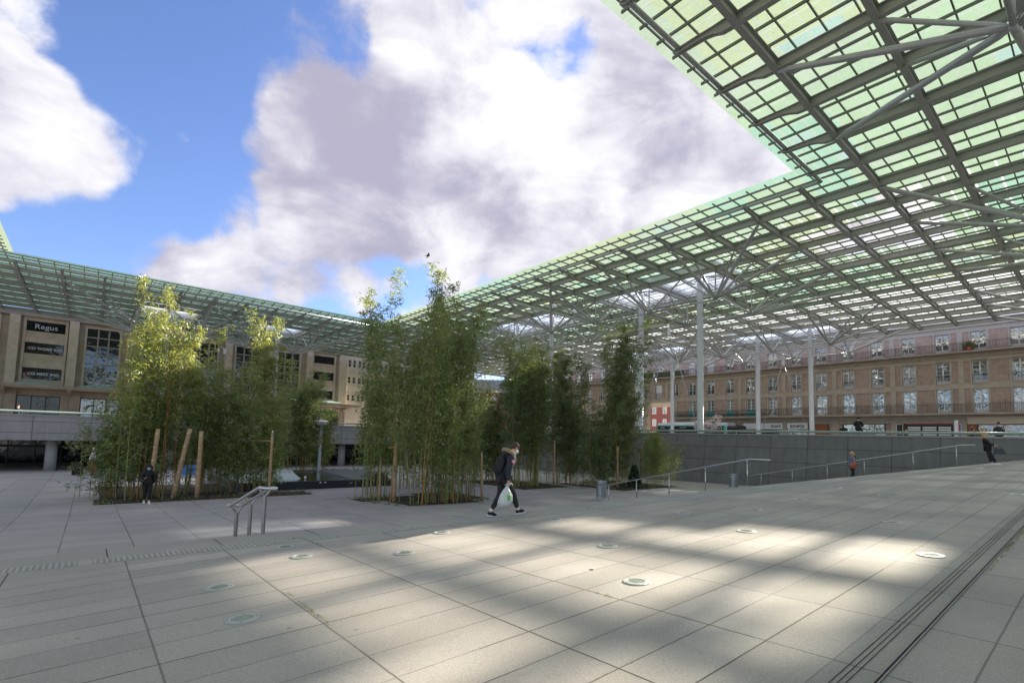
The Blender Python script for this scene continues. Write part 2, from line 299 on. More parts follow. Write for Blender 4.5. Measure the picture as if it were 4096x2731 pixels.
def roof_glass(name, tint, transp, tl):
    m = bpy.data.materials.new(name); m.use_nodes = True; t = m.node_tree; t.nodes.clear()
    g = N(t, 'ShaderNodeNewGeometry'); n = N(t, 'ShaderNodeTexNoise', inp={'Scale': 7, 'Detail': 5, 'Roughness': .75}); t.links.new(g.outputs['Position'], n.inputs[0])
    n3 = N(t, 'ShaderNodeTexNoise', inp={'Scale': .6, 'Detail': 3}); t.links.new(g.outputs['Position'], n3.inputs[0])
    vv = N(t, 'ShaderNodeTexVoronoi', inp={'Scale': 3.2}); t.links.new(g.outputs['Position'], vv.inputs['Vector'])
    dirt = N(t, 'ShaderNodeMapRange', inp={'From Min': .06, 'From Max': .10, 'To Min': .6, 'To Max': 1}); t.links.new(vv.outputs['Distance'], dirt.inputs[0])
    f = math_(t, 'MULTIPLY', math_(t, 'ADD', math_(t, 'MULTIPLY', n.outputs['Fac'], .36), math_(t, 'ADD', math_(t, 'MULTIPLY', n3.outputs['Fac'], .3), .67)), dirt.outputs[0])
    s1 = N(t, 'ShaderNodeVectorMath', operation='SCALE'); s1.inputs[0].default_value = tint; t.links.new(f, s1.inputs['Scale'])
    tr = N(t, 'ShaderNodeBsdfTransparent'); t.links.new(s1.outputs[0], tr.inputs[0])
    tlb = N(t, 'ShaderNodeBsdfTranslucent'); t.links.new(s1.outputs[0], tlb.inputs[0])
    df = N(t, 'ShaderNodeBsdfDiffuse'); t.links.new(s1.outputs[0], df.inputs[0])
    m1 = N(t, 'ShaderNodeMixShader', inp={0: 1 - tl}); t.links.new(tlb.outputs[0], m1.inputs[1]); t.links.new(df.outputs[0], m1.inputs[2])
    m2 = N(t, 'ShaderNodeMixShader', inp={0: transp}); t.links.new(m1.outputs[0], m2.inputs[1]); t.links.new(tr.outputs[0], m2.inputs[2])
    o = N(t, 'ShaderNodeOutputMaterial'); t.links.new(m2.outputs[0], o.inputs[0]); MATS[name] = m; return m
ROOF = [roof_glass('roof_glass_green', (.26, .35, .235), .025, .80), roof_glass('roof_glass_aqua', (.225, .35, .26), .025, .80), roof_glass('roof_glass_lime', (.295, .35, .22), .025, .80),
        roof_glass('roof_glass_grey', (.28, .345, .255), .025, .80), roof_glass('roof_glass_white', (.56, .58, .55), .05, .85), roof_glass('roof_glass_clear', (1.0, .985, .86), .92, .9), roof_glass('roof_glass_blue', (.25, .35, .30), .025, .8), roof_glass('roof_glass_teal', (.10, .165, .135), .05, .8), roof_glass('sun_stop_strip', (.62, .68, .60), .06, .95)]
roof_glass('skylight_sun_filter', (.55, .60, .68), .42, .9)
def leaf_mat(name, c, tr=.45):
    m = bpy.data.materials.new(name); m.use_nodes = True; t = m.node_tree; t.nodes.clear()
    g = N(t, 'ShaderNodeNewGeometry'); n = N(t, 'ShaderNodeTexNoise', inp={'Scale': 2.3, 'Detail': 3}); t.links.new(g.outputs['Position'], n.inputs[0])
    oi = N(t, 'ShaderNodeTexWhiteNoise'); n4 = N(t, 'ShaderNodeVectorMath', operation='SNAP'); n4.inputs[1].default_value = (.35, .35, .35); t.links.new(g.outputs['Position'], n4.inputs[0]); t.links.new(n4.outputs[0], oi.inputs[0])
    f = math_(t, 'ADD', math_(t, 'MULTIPLY', n.outputs['Fac'], .8), math_(t, 'ADD', math_(t, 'MULTIPLY', oi.outputs[0], .5), .4))
    s = N(t, 'ShaderNodeVectorMath', operation='SCALE'); s.inputs[0].default_value = c; t.links.new(f, s.inputs['Scale'])
    s2 = N(t, 'ShaderNodeVectorMath', operation='MULTIPLY'); t.links.new(s.outputs[0], s2.inputs[0]); s2.inputs[1].default_value = (1.5, 1.35, .8)
    d = N(t, 'ShaderNodeBsdfDiffuse'); t.links.new(s.outputs[0], d.inputs[0]); tl = N(t, 'ShaderNodeBsdfTranslucent'); t.links.new(s2.outputs[0], tl.inputs[0])
    gl = N(t, 'ShaderNodeBsdfGlossy', inp={'Roughness': .45, 'Color': (.9, .9, .9, 1)})
    m1 = N(t, 'ShaderNodeMixShader', inp={0: tr}); t.links.new(d.outputs[0], m1.inputs[1]); t.links.new(tl.outputs[0], m1.inputs[2])
    m2 = N(t, 'ShaderNodeMixShader', inp={0: .06}); t.links.new(m1.outputs[0], m2.inputs[1]); t.links.new(gl.outputs[0], m2.inputs[2])
    o = N(t, 'ShaderNodeOutputMaterial'); t.links.new(m2.outputs[0], o.inputs[0]); MATS[name] = m
leaf_mat('leaf_dark', (.145, .19, .065)); leaf_mat('leaf_mid', (.20, .25, .078)); leaf_mat('leaf_sunlit', (.215, .25, .065), .5); leaf_mat('leaf_ivy', (.03, .055, .02), .3)

# ------------------------------------------------------------------ mesh helpers
class MB:
    def __init__(s): s.v = []; s.f = []; s.m = []; s.mi = 0
    def add(s, vs, fs):
        o = len(s.v); s.v += [tuple(v) for v in vs]; s.f += [tuple(o + i for i in f) for f in fs]; s.m += [s.mi] * len(fs)
    def quad(s, *p): s.add(p, [tuple(range(len(p)))])
    def hexa(s, p):   # 8 pts: bottom 0-3 ccw, top 4-7
        s.add(p, [(3, 2, 1, 0), (4, 5, 6, 7), (0, 1, 5, 4), (1, 2, 6, 5), (2, 3, 7, 6), (3, 0, 4, 7)])
    def box(s, c, ax, ay, az, dx, dy, dz):   # centre, axes, half sizes
        c = Vector(c); X = Vector(ax) * dx; Y = Vector(ay) * dy; Z = Vector(az) * dz
        s.hexa([c - X - Y - Z, c + X - Y - Z, c + X + Y - Z, c - X + Y - Z, c - X - Y + Z, c + X - Y + Z, c + X + Y + Z, c - X + Y + Z])
    def sbox(s, a0, a1, b0, b1, z0, z1):   # box in (sa, sb, z)
        s.hexa([P(a0, b0, z0), P(a1, b0, z0), P(a1, b1, z0), P(a0, b1, z0), P(a0, b0, z1), P(a1, b0, z1), P(a1, b1, z1), P(a0, b1, z1)])
    def beam(s, p, q, w, h, up=UZ):   # w across, h along up; p,q centre line
        p = Vector(p); q = Vector(q); d = (q - p); L = d.length; d = d / L; sd = d.cross(up).normalized(); u = sd.cross(d)
        s.box((p + q) / 2, d, sd, u, L / 2, w / 2, h / 2)
    def tube(s, pts, r, n=8, cap=True):
        pts = [Vector(p) for p in pts]; rs = r if isinstance(r, (list, tuple)) else [r] * len(pts)
        vs = []; fs = []; prev = None
        for k, p in enumerate(pts):
            d = (pts[min(k + 1, len(pts) - 1)] - pts[max(k - 1, 0)]).normalized()
            if prev is None: u = d.orthogonal().normalized()
            else: u = (prev - d * prev.dot(d)); u = u.normalized() if u.length > 1e-6 else d.orthogonal().normalized()
            prev = u; w = d.cross(u)
            for a in range(n):
                t = 2 * math.pi * a / n; vs.append(p + (u * math.cos(t) + w * math.sin(t)) * rs[k])
        for k in range(len(pts) - 1):
            for a in range(n):
                b = (a + 1) % n; fs.append((k * n + a, k * n + b, (k + 1) * n + b, (k + 1) * n + a))
        if cap: fs.append(tuple(range(n - 1, -1, -1))); fs.append(tuple((len(pts) - 1) * n + a for a in range(n)))
        s.add(vs, fs)
    def lathe(s, c, prof, n=16, ax=UZ):
        c = Vector(c); s.tube_prof(c, prof, n, ax)
    def tube_prof(s, c, prof, n, ax):
        ax = Vector(ax).normalized(); u = ax.orthogonal().normalized(); w = ax.cross(u); vs = []; fs = []
        for (r, z) in prof:
            for a in range(n):
                t = 2 * math.pi * a / n; vs.append(c + ax * z + (u * math.cos(t) + w * math.sin(t)) * max(r, 1e-4))
        for k in range(len(prof) - 1):
            for a in range(n):
                b = (a + 1) % n; fs.append((k * n + a, k * n + b, (k + 1) * n + b, (k + 1) * n + a))
        fs.append(tuple(range(n - 1, -1, -1))); fs.append(tuple((len(prof) - 1) * n + a for a in range(n)))
        s.add(vs, fs)
    def ell(s, c, rx, ry, rz, n=12, m=8, ax=None, disp=None):
        c = Vector(c); ax = ax or (Vector((1, 0, 0)), Vector((0, 1, 0)), UZ); vs = []; fs = []
        for k in range(m + 1):
            ph = math.pi * k / m
            for a in range(n):
                t = 2 * math.pi * a / n; q = Vector((math.sin(ph) * math.cos(t), math.sin(ph) * math.sin(t), math.cos(ph)))
                sc = disp(q) if disp else 1
                vs.append(c + (ax[0] * q.x * rx + ax[1] * q.y * ry + ax[2] * q.z * rz) * sc)
        for k in range(m):
            for a in range(n):
                b = (a + 1) % n; fs.append((k * n + a, (k + 1) * n + a, (k + 1) * n + b, k * n + b))
        s.add(vs, fs)
    def build(s, name, mat, parent=None, smooth=False, local=False, org=None):
        o_ = Vector((0, 0, 0))
        if parent is not None and not local: o_ = root_loc(parent)
        if org is not None: o_ = Vector(org)
        me = bpy.data.meshes.new(name); me.from_pydata([(v[0] - o_[0], v[1] - o_[1], v[2] - o_[2]) for v in s.v], [], s.f)
        mats = mat if isinstance(mat, (list, tuple)) else [mat]
        for m in mats: me.materials.append(MATS[m] if isinstance(m, str) else m)
        if len(mats) > 1: me.polygons.foreach_set('material_index', s.m)
        if smooth: me.polygons.foreach_set('use_smooth', [True] * len(me.polygons))
        me.update(); o = bpy.data.objects.new(name, me); COL.objects.link(o)
        if parent is not None: o.parent = parent
        if org is not None: o.location = org
        return o
def root_loc(o):
    while o.parent is not None: o = o.parent
    return Vector(o.location)
def tag(o, label=None, cat=None, group=None, kind=None):
    if label: o['label'] = label
    if cat: o['category'] = cat
    if group: o['group'] = group
    if kind: o['kind'] = kind
    return o
def empty(name, loc, label=None, cat=None, group=None, rz=0):
    o = bpy.data.objects.new(name, None); COL.objects.link(o); o.location = loc; o.rotation_euler.z = rz; o.empty_display_size = .3
    return tag(o, label, cat, group)
def copy_tree(o, parent=None):
    c = o.copy(); COL.objects.link(c); c.parent = parent
    for ch in list(o.children): copy_tree(ch, c)
    return c
def text_obj(name, body, mat, loc, xdir, updir, size, parent=None, ext=.01, align='CENTER', bold=0.0, sx=1.0):
    cu = bpy.data.curves.new(name, 'FONT'); cu.body = body; cu.size = size; cu.extrude = ext; cu.align_x = align; cu.align_y = 'CENTER'; cu.offset = bold
    t = bpy.data.objects.new('tmp', cu); COL.objects.link(t)
    dg = bpy.context.evaluated_depsgraph_get(); me = bpy.data.meshes.new_from_object(t.evaluated_get(dg)); bpy.data.objects.remove(t)
    X = Vector(xdir).normalized(); Y = Vector(updir).normalized(); Z = X.cross(Y)
    me.transform(Matrix.Diagonal((sx, 1, 1, 1)))
    mw = Matrix(((X.x, Y.x, Z.x, loc[0]), (X.y, Y.y, Z.y, loc[1]), (X.z, Y.z, Z.z, loc[2]), (0, 0, 0, 1)))
    me.transform(mw)
    if parent is not None: me.transform(Matrix.Translation(-root_loc(parent)))
    me.materials.clear(); me.materials.append(MATS[mat]); o = bpy.data.objects.new(name, me); COL.objects.link(o)
    if parent is not None: o.parent = parent
    return o

# ================================================================== GROUND
def zf(sa, sb): return -1.75 + .0339 * sa + .0337 * sb
def eb(sa): return -11.65 + .2 * sa
def zl(sa, sb):
    w = min(1, max(.2, 1 - .8 * (sa - 4) / 10)); return -3.1 + .038 * max(0, sb + 25) * w
def lerp(a, b, t): return a + (b - a) * t
def wall_a(sb): return 35.3 + (sb + 36) * .175      # rail line of the retaining wall
def kind(o, k='structure'): o['kind'] = k; return o
# upper plaza / street level, one sheet to the horizon with the sunken square cut out
m = MB(); E0 = 3000
m.add([P(wall_a(-48), -48), P(wall_a(60), 60), P(wall_a(60), E0), P(E0, E0), P(E0, -E0), P(wall_a(-48), -E0)], [(5, 4, 3, 2, 1, 0)])
m.add([P(wall_a(-48), -48), P(wall_a(-48), -E0), P(-E0, -E0), P(-E0, -48)], [(3, 2, 1, 0)])
kind(m.build('upper_plaza', 'lower_paving'))
m = MB(); m.quad(P(66.5, -300, .004), P(73, -300, .004), P(73, 120, .004), P(66.5, 120, .004)); kind(m.build('road', 'asphalt'))
# sunken square
m = MB(); sas = [-60, -30, -15, -8, -4, 0, 4, 6, 8, 10, 12, 14, 20, 26, 32, 40]; sbs = [-62, -48, -36, -25, -22, -19, -16, -13, -10, -6, -2]
for i_ in range(len(sas) - 1):
    for j_ in range(len(sbs) - 1):
        q = [(sas[i_], sbs[j_]), (sas[i_ + 1], sbs[j_]), (sas[i_ + 1], sbs[j_ + 1]), (sas[i_], sbs[j_ + 1])]
        if sbs[j_] > eb(sas[i_ + 1]) + 1: continue
        m.quad(*[P(a_, b_, zl(a_, b_) if a_ > -12 else min(zl(a_, b_), zf(a_, max(b_, eb(a_))) - .08)) for a_, b_ in q])
kind(m.build('sunken_square', 'lower_paving'))
# foreground ramp
m = MB(); xs = list(range(-24, 60, 3))
def fa(sb): return wall_a(sb) + .3
for k in range(len(xs) - 1):
    a0, a1 = xs[k], xs[k + 1]
    m.quad(P(a0, eb(a0) + .95, zf(a0, eb(a0) + .95)), P(a1, eb(a1) + .95, zf(a1, eb(a1) + .95)), P(a1, -1.49, zf(a1, -1.49)), P(a0, -1.49, zf(a0, -1.49)))
kind(m.build('ramp_paving', 'slope_paving'))
m = MB()
for a0, a1 in zip(xs[:-1], xs[1:]):
    m.quad(P(a0, -1.49, zf(a0, -1.49)), P(a1, -1.49, zf(a1, -1.49)), P(a1, 34, zf(a1, 34) - .6), P(a0, 34, zf(a0, 34) - .6))
kind(m.build('side_paving', 'side_paving'))
m = MB()
for a0, a1 in zip(xs[:-1], xs[1:]):
    for o0, o1 in ((0, .95),):
        m.quad(P(a0, eb(a0) + o0, zf(a0, eb(a0) + o0)), P(a1, eb(a1) + o0, zf(a1, eb(a1) + o0)), P(a1, eb(a1) + o1, zf(a1, eb(a1) + o1)), P(a0, eb(a0) + o1, zf(a0, eb(a0) + o1)))
    m.quad(P(a0, eb(a0), zf(a0, eb(a0)) - .15), P(a1, eb(a1), zf(a1, eb(a1)) - .15), P(a1, eb(a1), zf(a1, eb(a1))), P(a0, eb(a0), zf(a0, eb(a0))))
kind(m.build('stair_edge_paving', 'kerb'))
# dark slab joints across the stair-edge band and along the ramp
m = MB()
for k in range(-6, 36):
    sa = k * 1.6 + .35; b0 = eb(sa)
    m.add([P(sa, b0, zf(sa, b0) + .004), P(sa + .014, b0, zf(sa, b0) + .004), P(sa + .014, b0 + .95, zf(sa, b0 + .95) + .004), P(sa, b0 + .95, zf(sa, b0 + .95) + .004)], [(0, 1, 2, 3)])
kind(m.build('kerb_joints', 'soil'))
# tactile strip of raised studs, in runs
m = MB()
for run in range(-3, 16):
    s0 = run * 3.05 + .2; q = [(s0 - .03, -.03), (s0 + 39 * .072 + .03, -.03), (s0 + 39 * .072 + .03, .39), (s0 - .03, .39)]
    m.quad(*[P(a_, -10.62 + .19 * a_ + o_, zf(a_, -10.62 + .19 * a_ + o_) + .003) for a_, o_ in q])
kind(m.build('tactile_strip', 'stud_base'))
m = MB(); r0 = random.Random(3)
for run in range(-3, 16):
    s0 = run * 3.05 + .2
    for a_ in range(0, 40):
        for b_ in range(0, 6):
            sa = s0 + a_ * .072; sb = -10.62 + .19 * sa + b_ * .072 + (a_ % 2) * .0
            if r0.random() < .03: continue
            z = zf(sa, sb); r = .022; p = P(sa, sb, z + .0035)
            vs = [p + UA * (r * math.cos(t)) + UB * (r * math.sin(t)) for t in (0, 1.047, 2.094, 3.1416, 4.189, 5.236)]
            tp = [p + UZ * .011 + UA * (.6 * r * math.cos(t)) + UB * (.6 * r * math.sin(t)) for t in (0, 1.047, 2.094, 3.1416, 4.189, 5.236)]
            m.add(vs + tp, [(k, (k + 1) % 6, 6 + (k + 1) % 6, 6 + k) for k in range(6)] + [tuple(range(6, 12))])
kind(m.build('tactile_studs', 'stud_stone'))
# stairs down into the square
m = MB(); xs2 = list(range(-8, 44, 2))
def tread(sa): return .15 / lerp(.55, .21, min(1, max(0, (sa - 3) / 11)))
for k in range(1, 16):
    for a0, a1 in zip(xs2[:-1], xs2[1:]):
        q = []
        for a_ in (a0, a1):
            zt = zf(a_, eb(a_)) - .15 * k; o0, o1 = tread(a_) * (k - 1), tread(a_) * k; q.append((a_, eb(a_) - o0, eb(a_) - o1, zt))
        if q[0][3] < -3.3 and q[1][3] < -3.3: continue
        (x0, p0, r0_, z0), (x1, p1, r1_, z1) = q
        m.quad(P(x0, p0, z0), P(x0, r0_, z0), P(x1, r1_, z1), P(x1, p1, z1))
        m.quad(P(x0, r0_, z0), P(x0, r0_, z0 - .15), P(x1, r1_, z1 - .15), P(x1, r1_, z1))
kind(m.build('stairs', 'stair_stone'))
# grooves and slot drain along the ramp side
m = MB()
for o in (-1.385, -1.345, -1.305):
    for a0, a1 in zip(xs[:-1], xs[1:]): m.quad(*[P(a_, b_, zf(a_, b_) + .004) for a_, b_ in ((a0, o), (a1, o), (a1, o + .007), (a0, o + .007))])
kind(m.build('drain_grooves', 'soil'))
m = MB()
for a0, a1 in zip(xs[:-1], xs[1:]): m.quad(*[P(a_, b_, zf(a_, b_) + .003) for a_, b_ in ((a0, -1.18), (a1, -1.18), (a1, -1.145), (a0, -1.145))])
kind(m.build('slot_drain_gap', 'soil'))
sd_ = empty('slot_drain', P(10, -1.16, zf(10, -1.16)), 'narrow steel slot drain running up the ramp on the right, moss in its gap', 'drain')
for o in (-1.175, -1.150):
    m = MB(); m.beam(P(-20, o, zf(-20, o) + .006), P(50, o, zf(50, o) + .006), .006, .012); m.build('steel_lip', 'kerb', sd_)
# mossy growth in open joints
m = MB(); r0 = random.Random(5)
def tuft(mb, c, h, n, r):
    for _ in range(n):
        a_ = r0.uniform(0, 6.28); q = c + Vector((math.cos(a_), math.sin(a_), 0)) * r0.uniform(0, r); d = Vector((r0.uniform(-1, 1), r0.uniform(-1, 1), 1.2)).normalized() * h * r0.uniform(.5, 1)
        s_ = Vector((r0.uniform(-1, 1), r0.uniform(-1, 1), 0)).normalized() * h * .16; mb.add([q - s_, q + s_, q + d], [(0, 1, 2)])
for (sa, sb, L, dr) in [(8.6, -1.11, 3.2, 'a'), (3.23, -9.5, .5, 'b'), (1.93, -6.5, 1.5, 'b'), (26.5, -5.35, 1.8, 'a'), (23.6, -5.9, 1.0, 'a'), (29.5, -4.9, .6, 'a'), (4.56, -4.0, .35, 'b'), (2.2, -10.2, 1.6, 'a'), (11.8, -1.11, 1.2, 'a')]:
    for k in range(int(26 * L)):
        t = r0.random() * L; a_, b_ = (sa + t, sb + (t * .19 if sb < -4.5 and dr == 'a' else 0)) if dr == 'a' else (sa, sb + t)
        tuft(m, P(a_ + r0.gauss(0, .012), b_ + r0.gauss(0, .012), zf(a_, b_)), .022, 5, .02)
kind(m.build('moss', 'leaf_mid'), 'stuff')
# litter and leaves scattered on the paving
m = MB()
for k in range(70):
    sa = r0.uniform(1, 22); sb = r0.uniform(-8.5, 2); c = P(sa, sb, zf(sa, sb) + .004); u = Vector((r0.uniform(-1, 1), r0.uniform(-1, 1), .15)).normalized() * r0.uniform(.004, .014); w = Vector((-u.y, u.x, .002)); m.quad(c - u, c - w * .6, c + u, c + w * .6)
kind(m.build('grit', 'soil'), 'stuff')
m = MB(); c = P(5.32, -4.62, zf(5.32, -4.62) + .01)
m.quad(c + UA * .045, c + UB * .04 + UZ * .012, c - UA * .04 + UZ * .006, c - UB * .035); tag(m.build('paper_scrap', 'white'), 'small scrap of white paper lying on the sunlit ramp paving', 'litter')

# retaining wall on the right (battered) with cap and tubular green rail
rw = empty('retaining_wall', P(wall_a(-22), -22, 0), 'battered grey stone-panelled retaining wall behind the stairs, green tube rail along its top', 'wall')
m = MB(); sbl = [-48 + 4 * k for k in range(27)]
for b0, b1 in zip(sbl[:-1], sbl[1:]):
    a0, a1 = wall_a(b0), wall_a(b1)
    m.hexa([P(a0 - .75, b0, -3.4), P(a1 - .75, b1, -3.4), P(a1 + .35, b1, -3.4), P(a0 + .35, b0, -3.4), P(a0 - .02, b0, .72), P(a1 - .02, b1, .72), P(a1 + .35, b1, .72), P(a0 + .35, b0, .72)])
m.build('wall_face', 'wall_panels', rw)
m = MB(); m.beam(P(wall_a(-48) + .16, -48, .765), P(wall_a(58) + .16, 58, .765), .44, .09); m.build('coping', 'concrete', rw)
m = MB(); m.tube([P(wall_a(b_) + .1, b_, 1.0) for b_ in (-48, 0, 58)], .085, 12); m.build('rail', 'rail_green', rw, True)
m = MB()
for k in range(64):
    b_ = -47.5 + k * 1.65; m.tube([P(wall_a(b_) + .1, b_, .8), P(wall_a(b_) + .1, b_, .95)], .02, 6)
m.build('rail_brackets', 'dark_steel', rw)
# left gallery: fascia, deck edge, columns and the dark glazed front below it
lg = empty('gallery_wall', P(5, -48, 0), 'pale panelled parapet of the station terrace above a dark colonnade on the left', 'terrace wall')
m = MB(); m.sbox(-60, wall_a(-48), -48.35, -48, -.93, .74); m.build('fascia', 'fascia_panels', lg)
m = MB(); m.sbox(-60, wall_a(-48), -48.42, -47.93, .742, .84); m.build('coping', 'concrete', lg)
m = MB(); m.tube([P(-60, -48.15, 1.04), P(wall_a(-48), -48.15, 1.04)], .075, 10); m.build('rail', 'gutter_green', lg, True)
m = MB()
for k in range(58): m.tube([P(-59 + k * 1.65, -48.15, .84), P(-59 + k * 1.65, -48.15, 1.0)], .018, 5)
m.build('rail_brackets', 'dark_steel', lg)
m = MB(); m.sbox(-60, wall_a(-48), -62, -48.36, -.93, -.55); m.build('soffit', 'concrete', lg)
m = MB(); m.sbox(-60, wall_a(-48), -60.5, -60, -3.4, -.94); m.build('glass_front', 'dark_glass', lg)
for k in range(-12, 8):
    m = MB(); m.lathe(P(-2.05 + k * 7.05, -49.0, -3.3), [(.34, 0), (.33, 2.36)], 20); m.build('column', 'concrete', lg, True)
m = MB()
for k in range(56): m.sbox(-58 + k * 1.7, -57.93 + k * 1.7, -59.98, -59.86, -3.3, -.94)
m.sbox(-60, 36, -59.97, -59.84, -1.75, -1.55); m.build('glazing_bars', 'black_frame', lg)
m = MB(); m.sbox(wall_a(-48) - .2, wall_a(-48), -62, -48.36, -3.4, -.94); m.build('end_wall', 'concrete', lg)
# stair flight back up, far side of the square
st = empty('concrete_steps', P(34, -44.5, -3), 'flight of grey steps going up between the bamboos at the far side', 'steps')
for k in range(14):
    m = MB(); m.sbox(30.6 + k * .33, 35.2, -46.5, -42.8, -3.05 + .0 + k * .2 , -3.05 + (k + 1) * .2); m.build('step', 'concrete', st)

# planting beds
BEDS = [([(.5, -28.3), (5.9, -28.3), (5.9, -30.6), (9.6, -31.0), (9.6, -34.5), (.5, -34.5)], 0), ([(9.7, -23.6), (9.7, -22.2), (10.8, -22.2), (10.8, -19.7), (14.6, -19.7), (14.6, -20.8), (15.8, -20.8), (15.8, -24.4), (13.3, -24.4), (13.3, -23.6)], 1),
        ([(20.5, -29.8), (20.5, -23.3), (24.6, -23.3), (24.6, -29.8)], 2), ([(25.6, -26), (25.6, -19.8), (31.8, -19.8), (31.8, -26)], 3), ([(10.5, -44.5), (10.5, -40.3), (18, -40.3), (18, -44.5)], 4), ([(11.6, -33.2), (11.6, -30.2), (16.5, -30.2), (16.5, -33.2)], 5)]
ptb = [(.3, -26.6), (9.0, -26.6), (9.0, -28.3), (.3, -28.3)]
BEDS.append((ptb, 6))
for poly, k in BEDS:
    if k == 5: continue
    m = MB(); m.add([P(a_, b_, max(zl(a_, b_), -3.1) + .012) for a_, b_ in poly], [tuple(range(len(poly)))]); kind(m.build('planting_bed', 'soil'))
m = MB()
for poly, k in BEDS:
    if k == 5: continue
    for q in range(150):
        xs_ = [p_[0] for p_ in poly]; ys_ = [p_[1] for p_ in poly]; a_, b_ = r0.uniform(min(xs_), max(xs_)), r0.uniform(min(ys_), max(ys_))
        tuft(m, P(a_, b_, zl(a_, b_)), .16, 5, .15)
kind(m.build('ground_cover', 'leaf_dark'), 'stuff')

# ================================================================== CANOPY
cp = empty('station_canopy', G(8, -9, -12), 'vast green glass canopy on grey steel grid and slender masts, framing the open sky', 'canopy')
I0, I1, J0, J1 = -12, 18, -25, 7
def solid(i, j): return not (-7.01 < i < 4.01 and -17.01 < j < -.99)     # glass present
def main_ok(i, j): return not (-7.9 < i < 4.9 and -17.9 < j < -.1)
MASTS = [(8, -5), (8, -7), (8, -11), (8, -13), (16, -5), (16, -7), (16, -11), (16, -13), (0, 3), (8, 3), (16, 3), (-8, 3), (1, -21), (-3, -21)]
def in_sky(i, j, e=0.0): return any(abs(i - c[0]) < 1 - e and abs(j - c[1]) < 1 - e for c in MASTS)
BH = .40; FW = .22
def ibeam(mb, p, q, sh=0.0):   # p,q at beam bottom
    u = UZ; mb.beam(p + UZ * (BH / 2 + sh), q + UZ * (BH / 2 + sh), .035, BH - .06); mb.beam(p + UZ * (.015 + sh), q + UZ * (.015 + sh), FW, .03); mb.beam(p + UZ * (BH - .015 + sh), q + UZ * (BH - .015 + sh), FW, .03)
def segs(fixed, lo, hi, along):
    out = []; cur = None; k = lo
    while k < hi:
        mid = (k + .5, fixed) if along == 'i' else (fixed, k + .5)
        ok = (main_ok(mid[0], mid[1]) and not in_sky(*mid))
        if ok and cur is None: cur = k
        if not ok and cur is not None: out.append((cur, k)); cur = None
        k += 1
    if cur is not None: out.append((cur, hi))
    return out
for j in range(J0, J1 + 1):
    for (a0, a1) in segs(j, I0, I1, 'i'):
        m = MB(); ibeam(m, G(a0, j), G(a1, j))
        for k in range(int(a0), int(a1)):
            for t in (1 / 6, .5, 5 / 6):
                m.tube([G(k + t, j, BH), G(k + t, j, .66)], .018, 4, False)
        m.build('main_beam', 'beam_paint', cp)
for i in range(I0, I1 + 1):
    for (b0, b1) in segs(i, J0, J1, 'j'): m = MB(); ibeam(m, G(i, b0), G(i, b1), .004); m.build('cross_beam', 'beam_paint', cp)
# brackets and edge tubes round the opening
def bracket(n0, n1):   # from node n0 (beam) tapering to the edge tube at n1
    m = MB(); p, q = G(*n0), G(*n1); d = (q - p); L = d.length; d /= L; s_ = d.cross(UZ) * .09
    prof = [(0, .0, .44), (.22 * L, .02, .44), (.38 * L, .16, .43), (.5 * L, .22, .44), (.62 * L, .24, .45), (L, .28, .46), (L + .22, .36, .46)]
    for (t0, l0, h0), (t1, l1, h1) in zip(prof[:-1], prof[1:]):
        for w_, (x0, x1, y0, y1) in ((.02, (l0, h0, l1, h1)), (.1, (l0, l0 + .03, l1, l1 + .03)), (.1, (h0 - .03, h0, h1 - .03, h1))):
            s2 = s_.normalized() * w_; A_, B_ = p + d * t0, p + d * t1
            m.hexa([A_ - s2 + UZ * x0, B_ - s2 + UZ * y0, B_ + s2 + UZ * y0, A_ + s2 + UZ * x0, A_ - s2 + UZ * x1, B_ - s2 + UZ * y1, B_ + s2 + UZ * y1, A_ + s2 + UZ * x1])
    return m
for j in range(-17, 0): bracket((5, j), (4.42, j)).build('bracket', 'beam_paint', cp)
for i in range(-7, 5): bracket((i, 0), (i, -.68)).build('bracket', 'beam_paint', cp)
for i in range(-7, 5): bracket((i, -18), (i, -17.36)).build('bracket', 'beam_paint', cp)
for j in range(-17, 0): bracket((-8, j), (-7.42, j)).build('bracket', 'beam_paint', cp)
for p, q in (((4.42, -17.36), (4.42, -.68)), ((4.42, -.68), (-7.42, -.68)), ((-7.42, -.68), (-7.42, -17.36)), ((-7.42, -17.36), (4.42, -17.36))):
    m = MB(); m.tube([G(*p, .44), G(*q, .44)], .095, 10); m.build('edge_tube', 'steel_light', cp, True)
# rafters (across) and glazing bars (along)
def rsegs(fixed, lo, hi, along, step=1 / 3):
    out = []; cur = None; n = int(round((hi - lo) / step))
    for k in range(n):
        t = lo + (k + .5) * step; pt = (t, fixed) if along == 'i' else (fixed, t)
        ok = solid(*pt) and not in_sky(*pt)
        if ok and cur is None: cur = lo + k * step
        if not ok and cur is not None: out.append((cur, lo + k * step)); cur = None
    if cur is not None: out.append((cur, hi))
    return out
ri = [I0 + 1 / 6 + k / 3 for k in range((I1 - I0) * 3 + 1)]
def nearest_parts(items, name, restname, mat):
    items.sort(key=lambda q: q[0]); rest = MB()
    for k, (d, p, q, w, h) in enumerate(items):
        if k < 96: m = MB(); m.beam(p, q, w, h); m.build(name, mat, cp)
        else: rest.beam(p, q, w, h)
    if rest.v: o = rest.build(restname, mat, cp); o['kind'] = 'stuff'
def vis_dist(p, q):
    return min((p.lerp(q, t).length + (0 if p.lerp(q, t).normalized().dot(_fw) > .5 else 500)) for t in (0, .25, .5, .75, 1))
it = []
for i in ri:
    for (b0, b1) in rsegs(i, J0 - 1 / 3, J1 + 1 / 3, 'j'):
        p, q = G(i, b0 + .12, .72), G(i, b1 - .12, .72); it.append((vis_dist(p, q), p, q, .06, .10))
nearest_parts(it, 'rafter', 'outer_rafters', 'rafter_paint')
